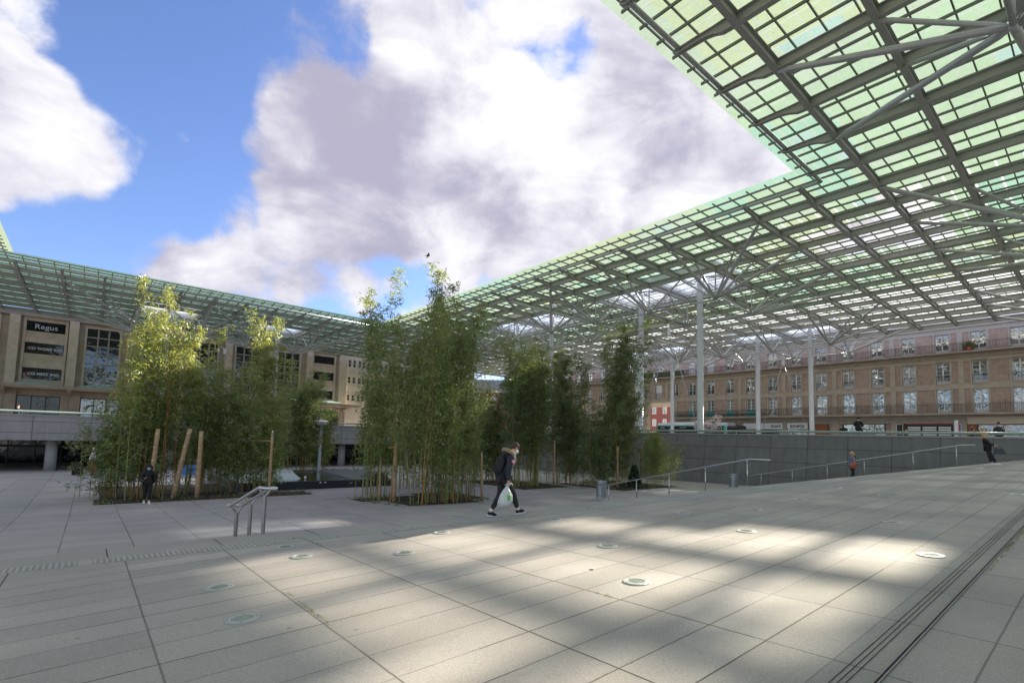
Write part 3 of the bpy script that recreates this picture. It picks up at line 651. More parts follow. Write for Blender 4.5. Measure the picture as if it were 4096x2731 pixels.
rj = [J0 + 1 / 6 + k / 3 for k in range((J1 - J0) * 3 + 1)]
it = []
for j in rj:
    for (a0, a1) in rsegs(j, I0 - 1 / 3, I1 + 1 / 3, 'i'):
        p, q = G(a0 + .1, j, .842), G(a1 - .1, j, .842); it.append((vis_dist(p, q), p, q, .045, .08))
nearest_parts(it, 'glazing_bar', 'outer_glazing_bars', 'rafter_paint')
# glass panes: one part per module for the nearest hundred, the rest one part
def pane_mat(i, j):
    if -2.1 < j < .35 and (6.15 if j > -.34 else 6.95) < i < 9.4 + .35 * min(0, j): return 5  # panes made clear here so the sun patch lands on the ramp
    r = r0.random()
    if i > 12.2: return 4 if r < .93 else 3
    if i > 9 and j > 4.5: return 4 if r < .6 else 0
    v = .5 + .5 * math.sin(i * .9 + 1.3) * math.cos(j * .7 + i * .2) + r0.gauss(0, .07) + .16 * math.sin(math.floor(i) * 12.9 + math.floor(j) * 78.2)
    if j < -17.01: return 7
    if r < .03: return 6
    return (1, 0, 0, 3, 2)[int(max(0, min(4, v * 5)))]
cells = []
for ci in range(I0, I1 + 1):
    for cj in range(J0 - 1, J1 + 1):
        m = MB()
        for k in range(3):
            for l in range(3):
                i_, j_ = ci + (k + .5) / 3, cj + (l + .5) / 3
                if i_ > I1 + 1 / 3 or j_ < J0 - 1 / 3 or j_ > J1 + 1 / 3 or not solid(i_, j_) or in_sky(i_, j_): continue
                h = 1 / 6; m.mi = pane_mat(i_, j_)
                m.quad(G(i_ - h + .004, j_ - h + .022, .90), G(i_ + h - .004, j_ - h + .022, .90), G(i_ + h - .004, j_ + h - .004, .90), G(i_ - h + .004, j_ + h - .004, .90))
                if m.mi != 5 and solid(i_, j_ - 1 / 3) and not in_sky(i_, j_ - 1 / 3): m.mi = 8 if i_ > 6.1 else 3; m.quad(G(i_ - h + .006, j_ - h - .003, .895), G(i_ + h - .006, j_ - h - .003, .895), G(i_ + h - .006, j_ - h + .021, .895), G(i_ - h + .006, j_ - h + .021, .895))  # pale strip added in the pane gap to stop direct sun
        if m.v:
            c = G(ci + .5, cj + .5); cells.append((c.length if (c.normalized().dot(_fw) > .55) else 999 + c.length, m))
cells.sort(key=lambda q: q[0])
rest = MB()
for k, (d, m) in enumerate(cells):
    if k < 99: m.build('glass_panel', ROOF, cp)
    else:
        o = len(rest.v); rest.v += m.v; rest.f += [tuple(o + x for x in f) for f in m.f]; rest.m += m.m
o = rest.build('glass_roofing', ROOF, cp); o['kind'] = 'stuff'
# masts with struts
AZ = -2.18
apex = {}
for (ci, cj) in MASTS:
    for si in (-1, 1):
        for sj in (-1, 1):
            key = (ci + si, cj + sj); tg = apex.setdefault(key, set()); tg.add((0, 0)); tg.add((-si, 0)); tg.add((0, -sj)); tg.add((si, 0)); tg.add((2 * si, 0))
            if (ci, cj + 2 * sj) not in MASTS: tg |= {(0, sj), (0, 2 * sj), (si, sj), (2 * si, 2 * sj)}
            if (ci + 2 * si, cj) in MASTS: tg -= {(2 * si, 0)}
for (ai, aj), tg in apex.items():
    m = MB()
    for (di, dj) in sorted(tg):
        ni, nj = ai + di, aj + dj
        if not main_ok(ni, nj) and not in_sky(ni, nj, -.01): continue
        if ni > I1 or ni < I0 or nj < J0 or nj > J1: continue
        big = abs(di) == 2 or abs(dj) == 2; r = .115 if big else (.075 if (di or dj) else .06)
        a_, b_ = G(ai, aj, AZ), G(ni, nj, .0); d = (b_ - a_).normalized()
        m.tube([a_ + d * .1, a_ + d * .5, b_ - d * .45, b_ - d * .05], [r * .6, r, r, r * .55], 8)
    m.ell(G(ai, aj, AZ), .13, .13, .13, 10, 6)
    m.build('strut_cluster', 'steel_light', cp, True)
ring = set()
for (ci, cj) in MASTS:
    cs = [(ci - 1, cj - 1), (ci + 1, cj - 1), (ci + 1, cj + 1), (ci - 1, cj + 1)]
    for k in range(4):
        e = tuple(sorted((cs[k], cs[(k + 1) % 4]))); ring.add(e)
for e in sorted(ring):
    m = MB(); m.tube([G(*e[0], AZ), G(*e[1], AZ)], .075, 8); m.build('ring_tube', 'steel_light', cp, True)
for (ci, cj) in MASTS:
    m = MB(); b = G(ci, cj, 0); top = b.z + 1.15; x, y = b.x, b.y
    m.lathe((x, y, 0), [(.34, 0), (.34, .05), (.255, .06), (.255, top - 2.2), (.2, top - .6), (.12, top)], 20); m.build('mast', 'mast_steel', cp, True)
    m = MB()
    for si, sj in ((1, 0), (-1, 0), (0, 1), (0, -1)):
        tip = G(ci + si * .97, cj + sj * .97, .62); m.tube([Vector((x, y, top - .25)), tip], [.085, .045], 6)
        m.tube([Vector((x, y, top - .9)), G(ci + si * .97, cj + sj * .97, .1)], .03, 5)
    for si, sj in ((1, 1), (-1, 1), (-1, -1), (1, -1)):
        m.tube([Vector((x, y, top - 3.6)), G(ci + si, cj + sj, AZ)], .02, 5); m.tube([Vector((x, y, top - .3)), G(ci + si, cj + sj, AZ)], .018, 5)
        m.tube([Vector((x, y, top - .2)), G(ci + si * .5, cj + sj * .5, 1.0)], .05, 5)
    m.build('mast_head', 'steel_light', cp, True)
    m = MB()
    for dz, s_ in ((.98, .5), (.62, .97), (1.2, .5)):
        c4 = [G(ci + s_ * q[0], cj + s_ * q[1], dz) for q in ((1, 1), (-1, 1), (-1, -1), (1, -1))]
        for k in range(4): m.beam(c4[k], c4[(k + 1) % 4], .09, .09)
    for q in ((1, 0), (-1, 0), (0, 1), (0, -1)):
        pass
    # white upstands round the roof light
    for k, (q0, q1) in enumerate((((1, 1), (-1, 1)), ((-1, 1), (-1, -1)), ((-1, -1), (1, -1)), ((1, -1), (1, 1)))):
        m.beam(G(ci + q0[0] * .985, cj + q0[1] * .985, .70), G(ci + q1[0] * .985, cj + q1[1] * .985, .70), .03, .46)
    m.build('roof_light_frame', 'white_steel', cp)
    m = MB(); c4 = [G(ci + .97 * q[0], cj + .97 * q[1], 1.05) for q in ((1, 1), (-1, 1), (-1, -1), (1, -1))]; m.quad(*c4[::-1]); m.build('roof_light_filter', 'skylight_sun_filter', cp)  # pane added over the opening to cut the sun falling through
# X bracing rods with plates between mast pairs
for (p0, p1) in (((8, -5), (8, -7)), ((8, -11), (8, -13)), ((16, -5), (16, -7)), ((16, -11), (16, -13)), ((1, -21), (-3, -21))):
    A_, B_ = G(*p0), G(*p1); mid = (A_ + B_) / 2; pz = 9.85; m = MB(); d = (B_ - A_).normalized()
    m.beam(Vector((mid.x, mid.y, pz - .33)), Vector((mid.x, mid.y, pz + .33)), .04, .3, d); m.build('bracing_plate', 'white_steel', cp)
    m = MB()
    for s_, Q in ((-1, A_), (1, B_)):
        c = Vector((mid.x, mid.y, pz)) + d * (.1 * s_)
        m.tube([c - UZ * .28, Vector((Q.x, Q.y, .35))], .03, 6); m.tube([c + UZ * .28, Vector((Q.x, Q.y, Q.z + .6))], .022, 5)
    m.build('bracing_rods', 'steel_light', cp, True)
# floodlights clamped to one of the slender masts of the far row

# ================================================================== PERRET BLOCK (right)
FA = 75.0
def FR(u, w, z): return P(FA - w, u, z)     # u along the front, w towards the square
def fbox(mb, u0, u1, w0, w1, z0, z1): mb.sbox(FA - w1, FA - w0, u0, u1, z0, z1)
pb = empty('apartment_block', FR(-30, 0, 0), 'long brown and pink concrete-framed apartment block with iron balconies behind the canopy', 'building')
US, UE = -86.0, 40.0
wx = [-12.63 + 3.16 * n for n in range(-23, 17)]
wx = [u for u in wx if US + 1 < u < UE - 1]
px_ = [-11.05 + 6.32 * n for n in range(-12, 9)]
px_ = [u for u in px_ if US < u < UE]
STO = [(4.12, 6.78, 'panel_brown'), (7.45, 9.86, 'panel_brown'), (11.0, 13.2, 'panel_pink')]
def arch(u): return -60.6 < u < -47.2      # two-storey passage at street level
wl = MB(); pk = MB()
for si, (z0, z1, mt) in enumerate(STO):
    tgt = wl if si < 2 else pk
    ws = [u for u in wx if not (si == 0 and arch(u))]
    prev = US
    for u in ws + [None]:
        e = (u - .66) if u is not None else UE
        if not (si == 0 and prev < -54 < e):
            fbox(tgt, prev, e, -.35, 0, z0 - .02, z1)
        else:
            fbox(tgt, prev, -60.6, -.35, 0, z0 - .02, z1); fbox(tgt, -47.2, e, -.35, 0, z0 - .02, z1)
        prev = (u + .66) if u is not None else UE
wl.build('brown_wall', 'panel_brown', pb); pk.build('pink_wall', 'panel_pink', pb)
m = MB()
def split_band(mb, z0, z1, w, cut):
    if cut: fbox(mb, US, -60.6, -.4, w, z0, z1); fbox(mb, -47.2, UE, -.4, w, z0, z1)
    else: fbox(mb, US, UE, -.4, w, z0, z1)
split_band(m, 3.35, 4.10, .04, True); split_band(m, 6.80, 7.43, .06, False); split_band(m, 9.88, 10.35, .07, False)
fbox(m, US, UE, -.4, .22, 10.36, 10.62); fbox(m, US, UE, -.4, .13, 10.625, 10.97)
for u in px_:
    if not arch(u): fbox(m, u - .26, u + .26, -.3, .12, 4.115, 6.79)
    fbox(m, u - .26, u + .26, -.3, .12, 7.435, 9.875)
for u in px_:
    if not arch(u): fbox(m, u - .3, u + .3, -.3, .10, 0, 3.34)
for u in (-47.4, -60.4, -53.4): fbox(m, u - .45, u + .45, -1, .1, 0, 6.79)
m.build('frame_bands', 'stone_band', pb)
m = MB(); fbox(m, US, UE, -.4, .05, 13.22, 13.75); fbox(m, US, UE, -.6, .3, 13.755, 13.98); fbox(m, US, UE, -.5, .12, 13.985, 14.35)
for u in px_: fbox(m, u - .24, u + .24, -.3, .1, 10.99, 13.215)
m.build('attic_stone', 'stone_pale', pb)
m = MB(); fbox(m, US, UE, -12, -.42, 0, 14.2) if False else None
fbox(m, US, -60.9, -12, -.45, 0, 14.0); fbox(m, -47.0, UE, -12, -.45, 0, 14.0); fbox(m, -60.9, -47.0, -12, -.45, 6.95, 14.0); m.build('core', 'stone_band', pb)
m = MB(); fbox(m, US, UE, -12.3, -.2, 14.36, 14.6); m.build('roof', 'slate', pb)
# balcony slabs and railings
m = MB(); 
for (u0, u1, z0, z1) in ((US, -60.6, 3.86, 4.10), (-47.2, UE, 3.86, 4.10), (US, UE, 10.80, 10.98)): fbox(m, u0, u1, .13, 1.0 if z0 < 5 else .95, z0 + .005, z1 - .005)
m.build('balcony_slab', 'station_dark', pb)
def railing(u0, u1, w, z, h, name='balcony_railing', cl=.13):
    m = MB(); n = int((u1 - u0) / cl)
    for k in range(n + 1):
        u = u0 + (u1 - u0) * k / n; t = .011 if k % 9 else .022; fbox(m, u - t, u + t, w - t, w + t, z + .05, z + h)
    fbox(m, u0, u1, w - .02, w + .02, z + h - .012, z + h + .02); fbox(m, u0, u1, w - .012, w + .012, z + h - .17, z + h - .15); fbox(m, u0, u1, w - .012, w + .012, z + .08, z + .1)
    return m.build(name, 'iron', pb)
for (u0, u1) in ((US, -60.7), (-47.0, -30.5), (-30.4, -11.1), (-11.0, 8), (8.1, UE)): railing(u0, u1, .93, 4.10, 1.0)
for (u0, u1) in ((US, -60), (-59.9, -38), (-37.9, -11.6), (-11.5, 12), (12.1, UE)): railing(u0, u1, .88, 10.98, .98)
# french windows: built once per storey, then copied
def window_proto(z0, z1, frame, u, rail, loc):
    hw = .64; m = MB(); f = .075; wz = -.17
    def b(u0, u1, za, zb, w0=wz - .05, w1=wz + .02): fbox(m, u0, u1, w0, w1, za, zb)
    b(-hw, -hw + f, z0, z1); b(hw - f, hw, z0, z1); b(-.055, .055, z0, z1, wz - .05, wz + .035); b(-hw + f, -.056, z1 - f, z1); b(.056, hw - f, z1 - f, z1)
    b(-hw + f, -.056, z0, z0 + .38); b(.056, hw - f, z0, z0 + .38)
    for t in (.36, .58, .80):
        z = lerp(z0 + .3, z1, t); b(-hw + f, -.056, z - .018, z + .018); b(.056, hw - f, z - .018, z + .018)
    o = m.build('window', frame, pb, org=None); 
    m = MB(); fbox(m, -hw + .01, hw - .01, wz - .10, wz - .06, z0, z1); g = m.build('pane', 'window_glass', o)
    m = MB()
    for (u0, u1, za, zb) in ((-hw - .16, -hw - .005, z0 - .1, z1 + .14), (hw + .005, hw + .16, z0 - .1, z1 + .14), (-hw - .004, hw + .004, z1 + .005, z1 + .14)): fbox(m, u0, u1, .001, .07, za, zb)
    fbox(m, -hw - .004, hw + .004, .001, .12, z0 - .11, z0 - .005); m.build('surround', 'stone_pale' if z0 > 10 else 'stone_band', o)
    if rail:
        m = MB()
        for k in range(12): uu = -.6 + 1.2 * k / 11; fbox(m, uu - .01, uu + .01, .05, .07, z0, z0 + .95)
        fbox(m, -.64, .64, .045, .08, z0 + .93, z0 + .96); m.build('window_railing', 'iron', o)
    for c in [o] + list(o.children):
        pass
    return o
k0 = 0
for si, (z0, z1, mt) in enumerate(STO):
    pr = window_proto(z0, z1, 'white_frame', 0, si == 1, None); used = False
    for n_, u in enumerate(wx):
        if si == 0 and arch(u): continue
        o = pr if not used else copy_tree(pr, pb); used = True
        o.location = UB * u      # children ride along
# white roller shutters, planters and clutter on the balconies
for u, z0, z1, nm in ((-44.3, 11.3, 13.1, 'roller_shutter'), (-41.1, 11.3, 13.1, 'roller_shutter'), (-50.5, 7.5, 9.8, 'roller_shutter'), (-72.7, 12.2, 13.1, 'roller_shutter')):
    m = MB(); fbox(m, u - .56, u + .56, -.14, -.11, z0, z1); m.build(nm, 'shutter_white', pb)
for u in (-37.9, -41.1, -44.3, -34.7, -47.3): 
    m = MB(); fbox(m, u - .62, u + .62, .05, .08, 4.15, 5.0); m.build('balcony_screen', 'teal_panel', pb)
m = MB(); fbox(m, -58, -45.2, .9, .95, 11.0, 11.95); m.build('balcony_cover', 'leaf_ivy', pb)
hd = MB(); r1 = random.Random(11)
for k in range(900): c = FR(r1.uniform(-46.8, -30.6), .95 + r1.gauss(0, .08), 4.25 + abs(r1.gauss(0, .14))); tuft(hd, c, .2, 2, .05)
tag(hd.build('balcony_plants', 'leaf_ivy'), 'row of dark planting hanging along the lower balcony railing', 'plants', kind='stuff')
fp = empty('flower_pot', FR(-10.2, .6, 10.98), 'red pot with a bushy green plant on the top balcony at right', 'potted plant')
m = MB(); m.lathe(FR(-10.2, .6, 10.98), [(.3, 0), (.38, .42)], 12); m.build('pot', 'terracotta', fp)
m = MB()
for k in range(260): tuft(m, FR(-10.2 + r1.gauss(0, .3), .6 + r1.gauss(0, .2), 11.5 + r1.gauss(0, .22)), .3, 2, .05)
m.build('foliage', 'leaf_mid', fp)
# street level: shopfronts and signs
def front(u0, u1, z0, z1, mat, name, w=.02): m = MB(); fbox(m, u0, u1, -.1, w, z0, z1); return m.build(name, mat, pb)
m = MB(); fbox(m, -47, UE, -.4, .0, 2.95, 3.345); fbox(m, US, -60.7, -.4, 0, 2.95, 3.345)
m.build('shop_lintel', 'stone_band', pb)
front(-22.7, -18.4, .5, 2.84, 'shop_glass', 'shop_window'); front(-9.8, -3, .4, 2.75, 'shop_glass', 'shop_window'); front(-3, 12, .4, 2.75, 'shop_glass', 'shop_window'); front(-45, -37, .4, 2.6, 'shop_glass', 'shop_window'); front(-85, -62, .4, 2.5, 'shop_glass', 'shop_window')
front(-26.1, -24.65, 0, 2.85, 'brown_door', 'door'); front(-10.7, -9.95, 0, 2.8, 'brown_door', 'door'); front(-35.6, -27.1, .3, 2.2, 'shop_glass', 'shop_window', .015)
for (u0, u1) in ((-24.4, -22.9), (-18.2, -17.3), (-36.6, -35.9)): m = MB(); fbox(m, u0, u1, -.1, .01, 0, 2.9); m.build('ground_panel', 'panel_brown', pb)
m = MB(); fbox(m, -10.7, 14, .03, .12, 2.86, 3.62); m.build('shop_band', 'skirt_tan', pb)
m = MB(); fbox(m, -16.3, -11.9, .03, .10, .3, 2.86); m.build('grille_frame', 'black_frame', pb)
m = MB()
for (u0, u1) in ((-16.05, -14.85), (-14.65, -13.4), (-13.2, -12.1)):
    for k in range(8): fbox(m, u0, u1, .11, .14, .5 + k * .27, .5 + k * .27 + .17)
m.build('grille_slats', 'shutter_white', pb)
m = MB(); fbox(m, -16.3, -11.9, .03, .14, 2.87, 2.93); m.build('red_trim', 'red', pb)
for (u0, u1, mt, lb) in ((-17.15, -16.5, 'sign_black', 'dark framed poster left of the white grille shopfront'), (-11.85, -11.2, 'blue_poster', 'blue poster right of the white grille shopfront')):
    t = empty('poster', FR((u0 + u1) / 2, .15, 1.5), lb, 'poster'); m = MB(); fbox(m, u0, u1, .145, .19, 1.0, 2.9); m.build('frame', 'white_frame', t)
    m = MB(); fbox(m, u0 + .05, u1 - .05, .195, .20, 1.05, 2.84); m.build('print', mt, t)
    m = MB(); fbox(m, u0 + .2, u1 - .15, .205, .207, 1.6, 1.95) ; m.build('picture', 'orange_panel' if mt == 'blue_poster' else 'blue_poster', t)
pl_ = empty('pillar_sign', FR(-11.1, 3.0, 0), 'slim white upright sign standing in front of the grille shopfront', 'sign'); m = MB(); fbox(m, -11.3, -11.0, 3.0, 3.2, 0, 3.15); m.build('body', 'white', pl_); m = MB(); fbox(m, -10.98, -10.93, 3.0, 3.2, 1.6, 2.9); m.build('edge', 'red', pl_)
def shop_sign(u0, u1, z0, z1, mat, label, cat='shop sign', w=.12):
    t = empty('shop_sign', FR((u0 + u1) / 2, w, (z0 + z1) / 2), label, cat); m = MB(); fbox(m, u0, u1, w, w + .12, z0, z1); m.build('board', mat, t); return t
RT = UB; UP = UZ
t = shop_sign(-35.8, -30.25, 2.28, 3.1, 'sign_white', 'white fascia sign reading Espace Mobilite with four small pictograms')
text_obj('lettering', 'Espace Mobilité', 'text_grey', FR(-33.85, .25, 2.72), RT, UP, .78, t, .01, sx=.82)
for k in range(4): m = MB(); u = -31.65 + k * .36; fbox(m, u - .14, u + .14, .245, .255, 2.5, 2.84); m.build('pictogram', 'text_black', t); m = MB(); fbox(m, u - .08, u + .07, .257, .26, 2.62, 2.7 + .03 * (k % 2)); m.build('pictogram_mark', 'sign_white', t)
t = shop_sign(-29.6, -27.0, 2.28, 3.1, 'sign_white', 'white fascia sign with the word ametis in black and a blue stroke')
text_obj('lettering', 'ametis', 'text_black', FR(-28.3, .25, 2.7), RT, UP, .82, t, .01, bold=.012, sx=.9)
m = MB(); fbox(m, -29.15, -29.05, .247, .262, 2.58, 2.95); m.build('blue_stroke', 'blue_poster', t)
t = shop_sign(-67.5, -61.0, 2.9, 3.75, 'sign_black', 'black shop fascia with HALAL FOOD in pale letters beyond the bamboos')
text_obj('lettering', 'HALAL   FOOD', 'text_grey', FR(-65.0, .25, 3.36), RT, UP, .62, t, .01, sx=.95)
m = MB(); m.lathe(FR(-64.6, .3, 2.75), [(.0, 0), (.2, .02), (.2, .04)], 10, ax=-UA); m.build('roundel', 'orange_panel', t)
m = MB(); fbox(m, -61.0, -60.75, .3, .5, 0, 3.8); tag(m.build('white_pole', 'white'), 'thin white pole beside the black food shop', 'pole')
# red brick building seen through the passage
bb = empty('brick_building', P(112, -75, 0), 'red brick building with white windows seen through the passage', 'building')
m = MB(); m.sbox(112, 124, -92, -66, 0, 13); m.build('wall', 'red_brick', bb)
m = MB(); m.sbox(111.7, 112, -92, -66, 0, 3.2); m.build('ground_floor', 'skirt_tan', bb); m = MB(); m.sbox(111.6, 111.69, -90, -68, 0, 2.0); m.build('shop_fronts', 'orange_panel', bb)
for k in range(8):
    for z in (4.1, 7.2, 10.2):
        m = MB(); u = -90 + k * 3.1; m.sbox(111.9, 111.99, u + .2, u + 1.4, z, z + 1.8); w_ = m.build('window', 'white_frame', bb); m = MB(); m.sbox(111.87, 111.895, u + .4, u + 1.2, z + .18, z + 1.62); m.build('pane', 'window_glass', w_)

# ================================================================== STATION (left)
SB = -86.0; SK = 1.075
stn = empty('railway_station', P(8, SB, 0), 'monumental buff stone railway station with tall gridded windows and giant pilasters', 'building')
def gbox(mb, u0, u1, w0, w1, z0, z1): mb.sbox(u0, u1, SB + w0, SB + w1, z0, z1)
def k_(u): return u * SK
ZB, ZT = 5.0, 14.15
PIL = [-26.5, -20.8, -15.1, -7.42, -2.3, 3.25, 8.75, 14.2, 19.72, 25.35]
PIL = [k_(u) for u in PIL]; PIL = [-33.5, -25.5] + PIL[2:]
for u in PIL: m = MB(); gbox(m, u - .46, u + .46, -.5, .62, ZB, ZT - .55); m.build('pilaster', 'station_stone', stn)
m = MB(); gbox(m, k_(30.0), k_(31.2), -.5, .62, ZB - .4, ZT - .55); m.build('pilaster', 'station_stone', stn)
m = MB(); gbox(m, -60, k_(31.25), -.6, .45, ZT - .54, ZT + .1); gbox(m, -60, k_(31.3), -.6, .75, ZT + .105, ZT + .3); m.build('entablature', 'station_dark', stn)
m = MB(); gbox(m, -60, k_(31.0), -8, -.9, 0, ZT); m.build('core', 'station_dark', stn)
bays = [(k_(-1.1), 'big'), (k_(4.35), 'big'), (k_(9.75), 'big'), (k_(15.2), 'big'), (k_(20.8), 'big')]
wallm = MB()
def big_window(u0):
    cw = 1.05 * SK; z0, z1 = 5.15, 13.05; rows = [z1 - 1.155 * k for k in range(8)]
    m = MB(); wz = -.35
    gbox(m, u0 - .22, u0, -.4, .05, z0 - .1, z1 + .2); gbox(m, u0 + 3 * cw, u0 + 3 * cw + .22, -.4, .05, z0 - .1, z1 + .2); gbox(m, u0 + .001, u0 + 3 * cw - .001, -.4, .05, z1 + .002, z1 + .2)
    f = m.build('window', 'station_stone', stn)
    m = MB()
    for c in (1, 2): gbox(m, u0 + c * cw - .075, u0 + c * cw + .075, wz - .05, wz + .14, z0, z1)
    for z in rows[1:]: 
        for c in range(3): gbox(m, u0 + c * cw + (.076 if c else 0), u0 + (c + 1) * cw - (.076 if c < 2 else 0), wz - .04, wz + .12, z - .07, z + .07)
    m.build('glazing_grid', 'bronze_frame', f); m = MB(); gbox(m, u0, u0 + 3 * cw, wz - .12, wz - .06, z0, z1); m.build('pane', 'station_glass', f)
    return u0 - .22, u0 + 3 * cw + .22
filled = []
for u0, _ in bays: filled.append(big_window(u0))
def small_stack(u0, u1, wins, label=None, mul=2):
    ww = MB(); gbox(ww, u0 - .25, u0 - .003, -.45, .1, ZB, ZT - .56); gbox(ww, u1 + .003, u1 + .25, -.45, .1, ZB, ZT - .56)
    zs = [ZB] + [z for w in wins for z in w] + [ZT - .56]
    for k in range(0, len(zs), 2): gbox(ww, u0, u1, -.45, -.02, zs[k] , zs[k + 1])
    for (z0, z1) in wins: gbox(ww, u0 + .01, u1 - .01, -.01, .08, z0 - .16, z0 - .02); gbox(ww, u0 + .01, u1 - .01, -.01, .05, z0 - .62, z0 - .5)
    ww.build('bay_wall', 'station_stone', stn)
    for (z0, z1) in wins:
        m = MB(); gbox(m, u0 + .02, u1 - .02, -.3, -.26, z0, z0 + .06); gbox(m, u0 + .02, u1 - .02, -.3, -.26, z1 - .06, z1)
        for k in range(mul + 1): uu = lerp(u0 + .05, u1 - .05, k / mul); gbox(m, uu - .03, uu + .03, -.3, -.25, z0 + .061, z1 - .061)
        f = m.build('window', 'black_frame', stn); m = MB(); gbox(m, u0, u1, -.4, -.34, z0, z1); m.build('pane', 'dark_glass', f)
    filled.append((u0 - .25, u1 + .25))
W3 = [(5.85, 7.30), (9.05, 10.45), (11.85, 13.15)]
small_stack(k_(-6.5), k_(-3.1), W3, mul=3); small_stack(k_(26.05), k_(29.3), W3, mul=3)
small_stack(-12.2, -9.45, [(5.9, 7.4), (9.1, 10.6), (12.0, 13.4)]); small_stack(-15.6, -13.2, [(5.9, 7.4), (9.1, 10.6), (12.0, 13.4)])
filled.sort(); prev = -60
for (a_, b_) in filled + [(k_(31), None)]:
    if a_ > prev + .02: gbox(wallm, prev + .002, a_ - .002, -.5, -.03, ZB, ZT - .56)
    if b_: prev = b_
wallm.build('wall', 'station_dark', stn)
# projecting marquee with shallow lantern roofs, and the storey beneath it
m = MB(); gbox(m, -60, k_(32.5), -.5, 3.0, 4.62, 4.78); gbox(m, -60, k_(32.6), -.5, 3.2, 4.785, 4.98); gbox(m, -60, k_(32.2), -.4, 2.7, 4.985, 5.06); m.build('marquee', 'station_dark', stn)
for u in (k_(-5.2), k_(.2), k_(28.2), k_(11.3), k_(22.5), k_(5.8), k_(-12)):
    m = MB(); zb = 5.07; c = [P(u - 1.9, SB + .7, zb), P(u + 1.9, SB + .7, zb), P(u + 1.9, SB + 2.6, zb), P(u - 1.9, SB + 2.6, zb)]; t = [P(u - .7, SB + 1.4, zb + .42), P(u + .7, SB + 1.4, zb + .42), P(u + .7, SB + 1.9, zb + .42), P(u - .7, SB + 1.9, zb + .42)]
    cc = [q + UZ * .1 for q in c]; m.hexa(c + cc); m.hexa(cc + t); m.build('roof_lantern', 'gutter_green', stn)
for u in [k_(-14 + 5.55 * k) + .9 for k in range(9)]:
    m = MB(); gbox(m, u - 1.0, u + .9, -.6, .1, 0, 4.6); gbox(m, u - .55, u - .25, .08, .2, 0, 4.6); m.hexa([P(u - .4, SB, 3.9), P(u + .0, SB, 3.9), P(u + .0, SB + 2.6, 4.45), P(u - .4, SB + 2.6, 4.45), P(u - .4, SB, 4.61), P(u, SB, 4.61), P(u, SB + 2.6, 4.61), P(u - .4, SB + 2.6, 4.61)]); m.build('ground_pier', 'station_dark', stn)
for k in range(-1, 8):
    u0 = k_(-14 + 5.55 * k) + 1.85; u1 = k_(-14 + 5.55 * (k + 1)) - .15
    m = MB(); gbox(m, u0 - .04, u1 + .04, -.45, -.3, 0.3, 3.75); f = m.build('shop_window', 'dark_glass' if k % 2 else 'shop_glass', stn)
    m = MB()
    for t in range(4): uu = lerp(u0, u1, t / 3); gbox(m, uu - .05, uu + .05, -.29, -.2, .3, 3.75)
    gbox(m, u0, u1, -.295, -.22, 3.76, 3.86); m.build('mullions', 'black_frame', f)
    m = MB(); gbox(m, u0 - .04, u1 + .04, -.5, -.2, 3.87, 4.6); m.build('shop_lintel', 'station_dark', stn)
# writing on the station windows and marquee
u_c = k_(-4.8)
SR = UA   # to the right in the picture
def stext(name, body, mat, u, w, z, size, sx=1.0, bold=0.0, par=None): return text_obj(name, body, mat, P(u, SB + w, z), SR, UZ, size, par, .012, bold=bold, sx=sx)
def wsign(label, u, w, z): return empty('window_sign', P(u, SB + w, z), label, 'sign')
t = wsign('pale word Regus on the top office window at far left', u_c, -.2, 12.5); stext('lettering', 'Regus', 'text_grey', u_c, -.18, 12.48, .86, par=t, sx=1.08); m = MB(); gbox(m, u_c + .18, u_c + .28, -.19, -.17, 12.92, 13.0); m.build('red_dot', 'red', t)
t = wsign('CO WORK ING in white letters after a red hash, middle office window', u_c, -.2, 9.75); stext('lettering', 'CO WORK ING', 'text_grey', u_c + .1, -.18, 9.72, .44, par=t, bold=.012, sx=1.05); stext('hash', '#', 'red', u_c - 1.45, -.18, 9.72, .44, par=t, bold=.015)
t = wsign('CO MEET ING in white letters after a red hash, lowest office window', u_c, -.2, 6.6); stext('lettering', 'CO MEET ING', 'text_grey', u_c + .1, -.18, 6.55, .44, par=t, bold=.012, sx=1.05); stext('hash', '#', 'red', u_c - 1.45, -.18, 6.55, .44, par=t, bold=.015)
t = empty('station_name', P(12.3, SB + 3.1, 5.1), "pale standing letters GARE D'AMIENS on the marquee edge", 'lettering')
stext('lettering', "GARE D'AMIENS", 'text_grey', 12.0, 3.0, 5.55, .66, par=t, sx=1.35, bold=.005)
m = MB(); gbox(m, 7.8, 16.3, 2.95, 3.02, 5.2, 5.26); m.build('bearing_rail', 'text_grey', t)
t = empty('logo_sign', P(21.7, SB + 3.1, 5.0), 'rounded red sign with white slanting letters on the marquee', 'sign'); m = MB(); gbox(m, 20.7, 22.5, 2.95, 3.05, 5.15, 5.75); m.build('board', 'red', t); stext('lettering', 'SNCF', 'text_white', 21.6, 3.07, 5.45, .5, par=t, bold=.015)
t = empty('shop_lettering', P(30.2, SB + .9, 4.2), "white illuminated word hop'station under the marquee end", 'lettering'); stext('lettering', "hop'station", 'text_white', 30.0, 1.0, 4.22, .48, par=t, bold=.012)
for k, mt in enumerate(('blue_poster', 'white', 'red')):
    pass
fl = empty('flag', P(17.9, SB + 3.2, 5.0), 'blue white and red flag hanging at the marquee edge', 'flag'); m = MB(); m.tube([P(17.9, SB + 3.1, 4.9), P(18.3, SB + 3.9, 6.6)], .03, 6); m.build('staff', 'white', fl)
